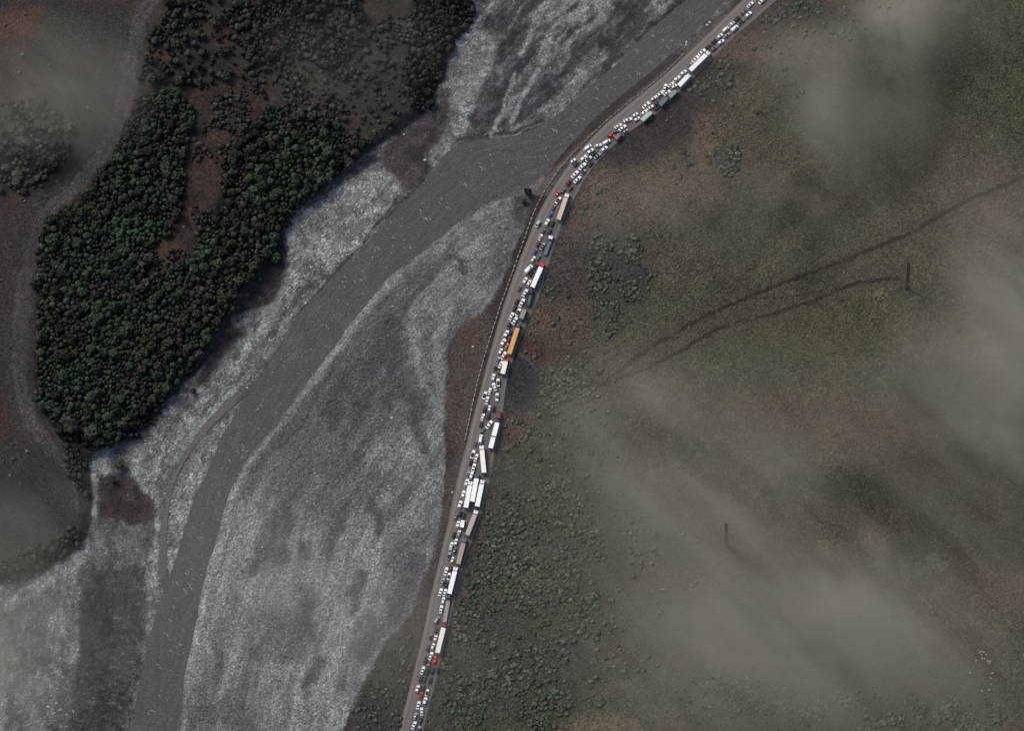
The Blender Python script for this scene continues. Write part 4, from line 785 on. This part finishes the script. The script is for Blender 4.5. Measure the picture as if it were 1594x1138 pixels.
ALL.sort(key=lambda q: -q[2]); indiv = ALL[:290-len(singles)]; rest = ALL[290-len(singles):]
def place(x, y, r, zone):
    R = r*S*1.06; th = max(2.2, R*2.1) if zone < 2 else max(1.4, R*1.3); g = hz(x, y)
    b = Wv(x, y, g+th*.72); return Vector((b.x, b.y, g-.05)), R, th
for k, (x, y, r, zn) in enumerate(singles+indiv):
    loc, R, th = place(x, y, r, zn); t = empty('broadleaf_tree', loc, random.random()*6.28)
    tr = bpy.data.objects.new('trunk', tme); link(tr, t); tr.scale = (R*.7, R*.7, th*.9)
    cr_ = bpy.data.objects.new('crown', crowns[k % 6]); link(cr_, t); cr_.location = (0, 0, th*.42); cr_.scale = (R, R, th*.72)
    c = tint(x, y, zn); cr_.color = (*c, 1)
    if k < len(singles):
        tag(t, ['dark tree standing alone on the pale gravel below the wood', 'low dark bush south of the lone gravel tree', 'bush on the bank between river and barrier blocks', 'small bush just below the bank bush by the barrier blocks', 'small bush on gravel at the eastern foot of the wood'][k], 'tree')
    elif (x, y, r) == (108, 658, 17.5): tag(t, 'largest round crown at the south-west corner of the dark wood', 'tree')
    elif (x, y, r) == (142, 672, 14): tag(t, 'large crown beside the largest one at the southern tip of the wood', 'tree')
    else:
        tone = 'bright green' if c[1] > .085 else ('dark green' if c[1] < .05 else 'mid green')
        if zn == 0:
            we = 'next to the dirt track' if x < 130 else ('between the clearing and the track' if x < 290 and y < 430 else ('on the river-side edge' if x+y*.55 > 560 else 'in the middle'))
            tag(t, f'{tone} rounded tree {we} of the dense dark wood' if we[0:2] in ('on', 'in') else f'{tone} rounded tree of the dense dark wood {we}', 'tree', f'trees of the dense wood {we}, {tone}')
        else: tag(t, f'{tone} tree in the sparse woodland north of the brown clearing', 'tree', f'trees of the northern woodland, {tone}')
def mass(name, items, variants, fn, material):
    vs, fs, ts = [], [], []; n = 0
    for k, it in enumerate(items):
        loc, R, th, c, z0, zs = fn(*it); v, f = variants[k % len(variants)]; a = random.random()*6.28; ca, sa = math.cos(a), math.sin(a)
        q = np.stack([(v[:, 0]*ca-v[:, 1]*sa)*R+loc.x, (v[:, 0]*sa+v[:, 1]*ca)*R+loc.y, v[:, 2]*zs+loc.z+z0], 1)
        vs.append(q); fs.append(f+n); ts.append(np.repeat(np.array([c]), len(v), 0)); n += len(v)
    return npmesh(name, np.vstack(vs), np.vstack(fs), material, {'tint': np.vstack(ts)})
VAR2 = [leafmesh(130, 7, 90+k, leaf=.26, dome=1) for k in range(5)]
def ftree(x, y, r, zn):
    loc, R, th = place(x, y, r, zn); return loc, R, th, tint(x, y, zn), th*.3, th*.78
o = mass('woodland_canopy', rest, VAR2, ftree, FA); tag(o, 'continuous canopy of smaller trees filling the dark wood and northern scrub', 'trees', kind='stuff')

# hillside scrub
VAR3 = [leafmesh(26, 5, 190+k, leaf=.42, flat=.7, dome=3) for k in range(8)]
g = np.random.default_rng(5); n_ = 210000; sxp = g.uniform(690, 1594, n_); syp = g.uniform(-10, 1145, n_)
dro = sdp(sxp, syp, ROAD); xe = np.interp(syp, [p[1] for p in RE], [p[0] for p in RE])
pr = .22*sstep(200, 20, dro)*(.25+.75*sstep(520, 800, syp))*sstep(.36, .62, fbm(sxp, syp, 70, 2, 3))
pr += .40*sstep(380, 60, dro+(fbm(sxp, syp, 60, 3, 3)-.5)*120)*sstep(740, 900, syp)*sstep(.40, .56, fbm(sxp, syp, 45, 6, 4))
for bx, by, rx, ry, a in [(960,430,55,75,.6),(930,500,40,30,.8),(875,610,55,36,.8),(1320,1110,150,36,.6),(1500,1120,60,40,.7),(1140,1080,90,40,.4),(1130,250,30,24,.6),(1090,110,60,40,.4),(1230,20,70,26,.4),(870,800,60,60,.4)]:
    pr = np.maximum(pr, a*sstep(1.3, .2, ((sxp-bx)/rx)**2+((syp-by)/ry)**2)*sstep(.35, .55, fbm(sxp, syp, 26, 4, 2)))
pr *= sstep(1.2, .9, 0*sxp+((sxp-935)/70)**2*0+1)*0+1
pr *= (((sxp-935)/70)**2+((syp-1140)/34)**2 > 1)
pr *= (sdp(sxp, syp, [(796,540),(830,560),(844,582),(838,625),(818,652),(790,645),(780,618)]) > 0)
k = (sxp > xe+6) & (g.random(n_) < pr); sxp, syp = sxp[k], syp[k]
sh_h = height(sxp, syp)[0]; rad = 1.3+5.6*g.random(len(sxp))**3.4
items = list(zip(sxp, syp, rad, sh_h))
def fbush(x, y, r, h):
    th = r*S*.75; b = Wv(x, y, h+th*.5); g_ = green(x, y)
    c = np.array([.066, .074, .056])*(.6+.8*random.random()); 
    if g_ > .6 and random.random() < .5: c = np.array([.054, .070, .048])*(.8+.5*random.random())
    if g_ < .3 and random.random() < .4: c = np.array([.080, .068, .056])
    return Vector((b.x, b.y, h-.1)), r*S, th, c, 0, th*1.1
o = mass('hillside_scrub', items, VAR3, fbush, FA); tag(o, 'low scrub and bushes scattered over the hillside beside the road', 'shrubs', kind='stuff')
# scrub on the west side, road verge and northern slope
n_ = 34000; sxp = g.uniform(-10, 760, n_); syp = g.uniform(-10, 1145, n_)
hh2, a1, a2, ww, ee = height(sxp, syp)
pr = .05*(ww > 4)*sstep(.4, .62, fbm(sxp, syp, 50, 2, 3))*(pldist(sxp, syp, TRACKL) > 18)
pr = np.maximum(pr, .8*(sdp(sxp, syp, [(560,1150),(546,1105),(575,1050),(600,1000),(640,985),(648,1000),(620,1150)]) < 0))
pr = np.maximum(pr, .16*(sdp(sxp, syp, [(430,170),(520,100),(690,90),(640,190),(570,226)]) < 0)*sstep(.35, .6, fbm(sxp, syp, 40, 2, 3)))
pr *= (sdp(sxp, syp, FOREST) > 0)*(sdp(sxp, syp, RIV) > 6); k = (g.random(n_) < pr); items = list(zip(sxp[k], syp[k], 1.6+4.2*g.random(k.sum())**2.4, hh2[k]))
o = mass('valley_scrub', items, VAR3, fbush, FA); tag(o, 'low dull scrub on the terraces and verge west of the road', 'shrubs', kind='stuff')

# ------------------------------------------------------------------ standing-wave crests on the river
FC = [(1015,60),(1040,75),(990,78),(1030,66),(925,150),(945,168),(860,205),(900,190),(985,110),(740,265),(760,250),(800,268),(720,290),(650,330),(665,345),(690,325),(676,310),(600,355),(612,372),(550,400),(535,435),(545,442),(560,428),(528,446),(580,395),(630,380),(500,505),(470,560),(375,700),(385,705),(378,708),(398,640),(340,770),(285,898),(290,912),(281,925),(270,905),(262,1022),(275,1008),(250,1042),(260,1000),(248,1092),(235,1110)]
gf = np.random.default_rng(23); vs, fs, n = [], [], 0
extra = []
while len(extra) < 150:
    i = gf.integers(3, len(LB)-3); q = gf.random()*.84+.08; x = LB[i][0]*(1-q)+RB[min(len(RB)-2, i)][0]*q; y = LB[i][1]*(1-q)+RB[min(len(RB)-2, i)][1]*q
    x += gf.normal()*8; y += gf.normal()*8
    if sdp(np.array([x]), np.array([y]), RIV)[0] < -7: extra.append((x, y))
for k, (x, y) in enumerate(FC+extra):
    for rep in range(2 if k < len(FC) else 1):
        xx, yy = x+gf.normal()*4, y+gf.normal()*4; cx, cy, _ = W(xx, yy, .03); R0 = gf.uniform(1.2, 3.4)*(1 if k < len(FC) else .7); a0 = math.radians(35)+gf.normal()*.5; sp = gf.uniform(.9, 1.7); m = 9; wd = gf.uniform(.20, .42)*(1 if k < len(FC) else .7)
        t = np.linspace(-sp/2, sp/2, m); ww = wd*np.cos(np.linspace(-1.4, 1.4, m))*(.7+.6*gf.random(m)); rr_ = R0*(1+.08*gf.normal(size=m))
        for sgn in (-1, 1): vs.append(np.stack([cx+(rr_+sgn*ww)*np.cos(a0+t), cy+(rr_+sgn*ww)*np.sin(a0+t)*.8, .035+0*t+(.12 if sgn > 0 else .0)*np.cos(t)], 1))
        i = np.arange(m-1)+n; fs.append(np.stack([i, i+m, i+m+1, i+1], 1)); n += 2*m
fm = simple('foam', (.17, .175, .18), .8, noise=.5, scale=1.2)
o = npmesh('river_foam', np.vstack(vs), np.vstack(fs), fm); tag(o, 'small pale standing-wave crests breaking on the grey river', 'foam', kind='stuff')
# ------------------------------------------------------------------ stones
iv, ifc = core_blob(None)
def rock(v, gg): 
    return v*(1+.25*(gg.random((len(v), 1))-.5))
n_ = 60000; sxp = g.uniform(0, 1060, n_); syp = g.uniform(0, 1138, n_)
ci = np.clip(np.searchsorted(gx, sxp), 0, nx-1); ri = np.clip(np.searchsorted(gy, syp), 0, ny-1)
cbv = cob[ri, ci]; wst = (sdp(sxp, syp, GRAVE) > 0)
cl_ = fbm(sxp, syp, 14, 4, 3)
cobz = np.maximum((sdp(sxp, syp, [(448,335),(540,280),(600,262),(640,300),(560,385),(436,475)]) < 0)*2.2, (sdp(sxp, syp, [(705,62),(760,40),(760,110),(672,262),(690,120)]) < 0)*1.6)
pr = (1+cobz)*np.clip(cbv-.3, 0, 1)*sstep(.44, .68, cl_)*np.where(wst, .34, .08)*(dR[ri, ci] > 5)
k = g.random(n_) < pr; sxp, syp = sxp[k], syp[k]; hs = height(sxp, syp)[0]
vs = []; fs = []; ts = []; n = 0
for x, y, h in zip(sxp, syp, hs):
    r = .24+.50*random.random()**3; b = Wv(x, y, h); v = rock(iv, g)*np.array([r*random.uniform(.8, 1.4), r, r*.65]); vs.append(v+np.array([b.x, b.y, h+.1])); fs.append(ifc+n); n += len(iv)
    c = random.choice([(.30, .31, .30), (.24, .26, .25), (.19, .20, .20), (.42, .43, .41)]); ts.append(np.repeat([c], len(iv), 0))
RKA, nd, lk, b_ = mat('river_stone_mix'); at = N(nd, 'ShaderNodeAttribute', attribute_name='tint'); lk.new(at.outputs['Color'], b_.inputs['Base Color']); b_.inputs['Roughness'].default_value = .9
o = npmesh('river_cobbles', np.vstack(vs), np.vstack(fs), RKA, {'tint': np.vstack(ts)}); tag(o, 'pale cobbles strewn over the gravel bars', 'stones', kind='stuff')
print('cobbles', len(sxp))
RK = simple('pale_boulder', (.46, .46, .43), .9, noise=.25, scale=2)
for x, y, r, lab in [(1068.6,65.2,.75,'pale boulder, upper of a pair on the bank above the barrier blocks'),(1067.8,69.3,.65,'pale boulder, lower of a pair on the bank above the barrier blocks'),(1105,34,.8,'pale boulder on the river bank beside the upper road'),(1100.8,38.4,.8,'pale boulder just below-left of the one by the upper road'),
        (736.3,540,.7,'small tan boulder on the brown verge left of the orange trailer'),(661.5,249,.9,'white boulder on dark sand above the main river channel'),(629,209,.6,'small white stone on dark sand beside the northern wood'),(611,477,.5,'tiny pale stone at the right edge of the river'),(476,472,.8,'white boulder at the left edge of the river'),(251,619,.9,'pale boulder at the foot of the wood above the gravel'),
        (279,673,.7,'white boulder near the side channel'),(704,767,.6,'pale stone on the verge left of three parallel lorries'),(610,651,.8,'white boulder in the middle of the broad gravel bar')]:
    h = hz(x, y); p = Wv(x, y, h); v = rock(rock(iv, g), g)*np.array([r*1.2, r, r*.8]); o = npmesh('boulder', v, ifc, RK, smooth=False); o.location = (p.x, p.y, h+r*.25); tag(o, lab, 'boulder')

# ------------------------------------------------------------------ sheep
SH = simple('sheep_wool', (.42, .36, .30), .95, noise=.15, scale=4); SD = simple('sheep_face', (.12, .09, .07), .9)
def sheep_mesh():
    bm = bmesh.new()
    def ell(c, r, seg=10):
        m = Matrix.Translation(c) @ Matrix.Diagonal((*r, 1)); bmesh.ops.create_uvsphere(bm, u_segments=seg, v_segments=8, radius=1, matrix=m)
    ell((0, 0, .62), (.50, .24, .25)); ell((.22, 0, .66), (.28, .23, .24)); ell((.52, 0, .78), (.16, .12, .15)); ell((.70, 0, .80), (.14, .08, .09)); ell((-.50, 0, .58), (.06, .05, .14))
    for x in (.28, -.30):
        for y in (-.12, .12):
            bmesh.ops.create_cone(bm, cap_ends=True, segments=6, radius1=.035, radius2=.06, depth=.46, matrix=Matrix.Translation((x, y, .23)))
    for y in (-.11, .11): ell((.60, y, .84), (.03, .07, .03), 6)
    me = bpy.data.meshes.new('sheep'); bm.to_mesh(me); bm.free(); me.materials.append(SH)
    for p in me.polygons: p.use_smooth = True
    rm = bpy.data.objects.new('sheep', me); scene.collection.objects.link(rm); md = rm.modifiers.new('fuse', 'REMESH'); md.mode = 'VOXEL'; md.voxel_size = .035; md.use_smooth_shade = True
    return rm
sh0 = sheep_mesh(); SHP = [(1528.5,1014.8),(1525,1016.1),(1532,1016.4),(1535,1019.6),(1527.6,1019.8),(1528.5,1025.8),(1532.9,1025.8),(1519.7,1028.9),(1537.3,1029.6),(1541,1030.5),(1539.8,1034),(1544.2,1048.8),(1542.3,1056.4),(1542.2,1066),(1528.3,1076.4),(1539,1074.6),(1510.2,1048.2)]
SHL = ['topmost pale sheep of the grazing cluster','leftmost sheep in the top row of the cluster','third sheep from the left in the top row of the cluster','sheep at the right side of the upper ring of the cluster','sheep just below the top row, on its left','left of a pair of sheep below the ring','right of a pair of sheep below the ring','lone sheep at the left of the cluster','left sheep of the pair at the lower right of the cluster','right sheep of the pair at the lower right of the cluster','lowest sheep of the cluster',
 'uppermost sheep of the straggling line below the cluster','second sheep down the straggling line','third sheep down the straggling line','left sheep of the lowest pair','right sheep of the lowest pair','solitary sheep left of the straggling line']
for k, (x, y) in enumerate(SHP):
    o = sh0 if k == 0 else sh0.copy()
    if k: scene.collection.objects.link(o)
    h = hz(x, y); p = Wv(x, y, h+.6); o.location = (p.x, p.y, h); o.rotation_euler = (0, 0, random.random()*6.28); o.scale = (1.15,)*3
    tag(o, SHL[k], 'sheep', 'sheep grazing on the hillside')

# ------------------------------------------------------------------ masts on the hillside
RS = simple('rusty_steel', (.035, .026, .022), .8, noise=.3)
for (bx, by, hgt, lab, dx, dy) in [(1411.5, 449, 38, 'dark slender lattice mast beside the hillside track', 0, 0), (1131, 850, 36, 'faint slender lattice mast standing in the mist', 0, 0)]:
    g0 = hz(bx, by); p = Wv(bx, by, g0); root = empty('lattice_mast', p); tag(root, lab, 'mast')
    w0, w1 = .8, .55
    for sx_ in (-1, 1):
        for sy_ in (-1, 1): MB().bar((sx_*w0, sy_*w0, -.5), (sx_*w1, sy_*w1, hgt), .16).build('leg', RS, root)
    b = MB(); nseg = 16
    for i in range(nseg):
        z0_, z1_ = hgt*i/nseg, hgt*(i+1)/nseg; a0 = w0+(w1-w0)*i/nseg; a1 = w0+(w1-w0)*(i+1)/nseg
        c0 = [(-a0, -a0, z0_), (a0, -a0, z0_), (a0, a0, z0_), (-a0, a0, z0_)]; c1 = [(-a1, -a1, z1_), (a1, -a1, z1_), (a1, a1, z1_), (-a1, a1, z1_)]
        for j in range(4): b.bar(c0[j], c1[(j+1) % 4], .11); b.bar(c1[j], c1[(j+1) % 4], .11)
    b.build('bracing', RS, root); MB().box(-1.3, 1.3, -1.3, 1.3, -.6, .25).build('footing', RS, root)
    MB().bar((-1.6, 0, hgt-1.2), (1.6, 0, hgt-1.2), .10).bar((-1.6, 0, hgt-1.2), (0, 0, hgt), .06).bar((1.6, 0, hgt-1.2), (0, 0, hgt), .06).build('crossarm', RS, root)

# ------------------------------------------------------------------ mist banks: thin cloud drifting between ground and satellite
bmx = bmesh.new(); bmesh.ops.create_icosphere(bmx, subdivisions=3, radius=1); mist_me = bpy.data.meshes.new('mist'); bmx.to_mesh(mist_me); bmx.free()
def mistmat(k, dens):
    m = bpy.data.materials.new('thin_mist'); m.use_nodes = True; nd = m.node_tree.nodes; lk = m.node_tree.links; nd.clear()
    out = nd.new('ShaderNodeOutputMaterial'); pv = nd.new('ShaderNodeVolumePrincipled'); pv.inputs['Color'].default_value = (1, .965, .78, 1); pv.inputs['Anisotropy'].default_value = 0
    tc = nd.new('ShaderNodeTexCoord'); ln = nd.new('ShaderNodeVectorMath'); ln.operation = 'LENGTH'; lk.new(tc.outputs['Object'], ln.inputs[0])
    mr = nd.new('ShaderNodeMapRange'); mr.interpolation_type = 'SMOOTHSTEP'; mr.inputs['From Min'].default_value = 1.0; mr.inputs['From Max'].default_value = .0; lk.new(ln.outputs['Value'], mr.inputs['Value'])
    ge = nd.new('ShaderNodeNewGeometry'); mp = nd.new('ShaderNodeMapping'); mp.vector_type = 'TEXTURE'; mp.inputs['Rotation'].default_value = (0, 0, -.80); mp.inputs['Scale'].default_value = (1.9, .62, 1.2); lk.new(ge.outputs['Position'], mp.inputs['Vector'])
    no = nd.new('ShaderNodeTexNoise'); no.inputs['Scale'].default_value = .013; no.inputs['Detail'].default_value = 4.5; no.inputs['Distortion'].default_value = .15; lk.new(mp.outputs[0], no.inputs['Vector'])
    r2 = nd.new('ShaderNodeMapRange'); r2.inputs['From Min'].default_value = .36; r2.inputs['From Max'].default_value = .66; r2.inputs['To Min'].default_value = .12; r2.inputs['To Max'].default_value = 1.8; lk.new(no.outputs['Fac'], r2.inputs['Value'])
    mu = nd.new('ShaderNodeMath'); mu.operation = 'MULTIPLY'; lk.new(mr.outputs[0], mu.inputs[0]); lk.new(r2.outputs[0], mu.inputs[1])
    m3 = nd.new('ShaderNodeMath'); m3.operation = 'MULTIPLY'; m3.inputs[1].default_value = dens; lk.new(mu.outputs[0], m3.inputs[0]); lk.new(m3.outputs[0], pv.inputs['Density']); lk.new(pv.outputs[0], out.inputs['Volume'])
    return m
MIST = [(1270,190,60,170,-32,.6),(1310,260,50,150,-28,.5),(1400,80,60,150,8,.8),(1330,60,220,60,10,.5),(1430,10,80,50,0,.6),(1000,320,130,60,20,.5),(1560,440,90,180,20,.8),(1230,860,480,330,-25,.75),(1080,740,280,150,-38,.9),(1230,930,260,190,-35,.9),(1130,1040,260,170,0,.7),(1440,960,320,260,0,.6),(970,670,150,110,-30,.6),
        (1600,520,190,300,8,1.1),(1540,640,190,190,0,.7),(1470,700,220,150,-35,.5),(1330,560,300,160,-30,.06),
        (1070,310,190,130,-20,.35),(1280,190,120,210,-30,.4),(1400,110,100,200,12,.4),(1450,0,170,120,0,.7),(1220,110,330,180,0,.22),(1330,300,140,170,-20,.3),
        (70,130,170,120,-20,1.0),(-10,190,110,120,0,.6),(150,150,110,90,0,.35),(0,830,200,100,25,.45),(420,930,280,210,-25,.35),(640,1010,170,110,-35,.35),(0,1010,240,150,20,1.3),(560,80,180,120,0,.2)]
for k, (x, y, rx, ry, rot, a) in enumerate(MIST):
    hm = hz(min(max(x, 0), 1594), min(max(y, 0), 1138))+26; p = Wv(x, y, hm); rzv = 19.0
    o = bpy.data.objects.new('mist_bank', mist_me.copy()); link(o); o.data.materials.append(mistmat(k, a*.0105))
    o.location = p; o.scale = (rx*S*1.25, ry*S*1.3, rzv); o.rotation_euler = (0, 0, math.radians(rot)); o['kind'] = 'stuff'; o['label'] = 'thin pale mist drifting low over the valley'; o['category'] = 'mist'; o['group'] = 'mist banks over the valley'
print('vehicles', len(CARS)+len(TRUCKS)+1, 'trees', len(ALL), 'barriers', nb, 'bushes', len(items))
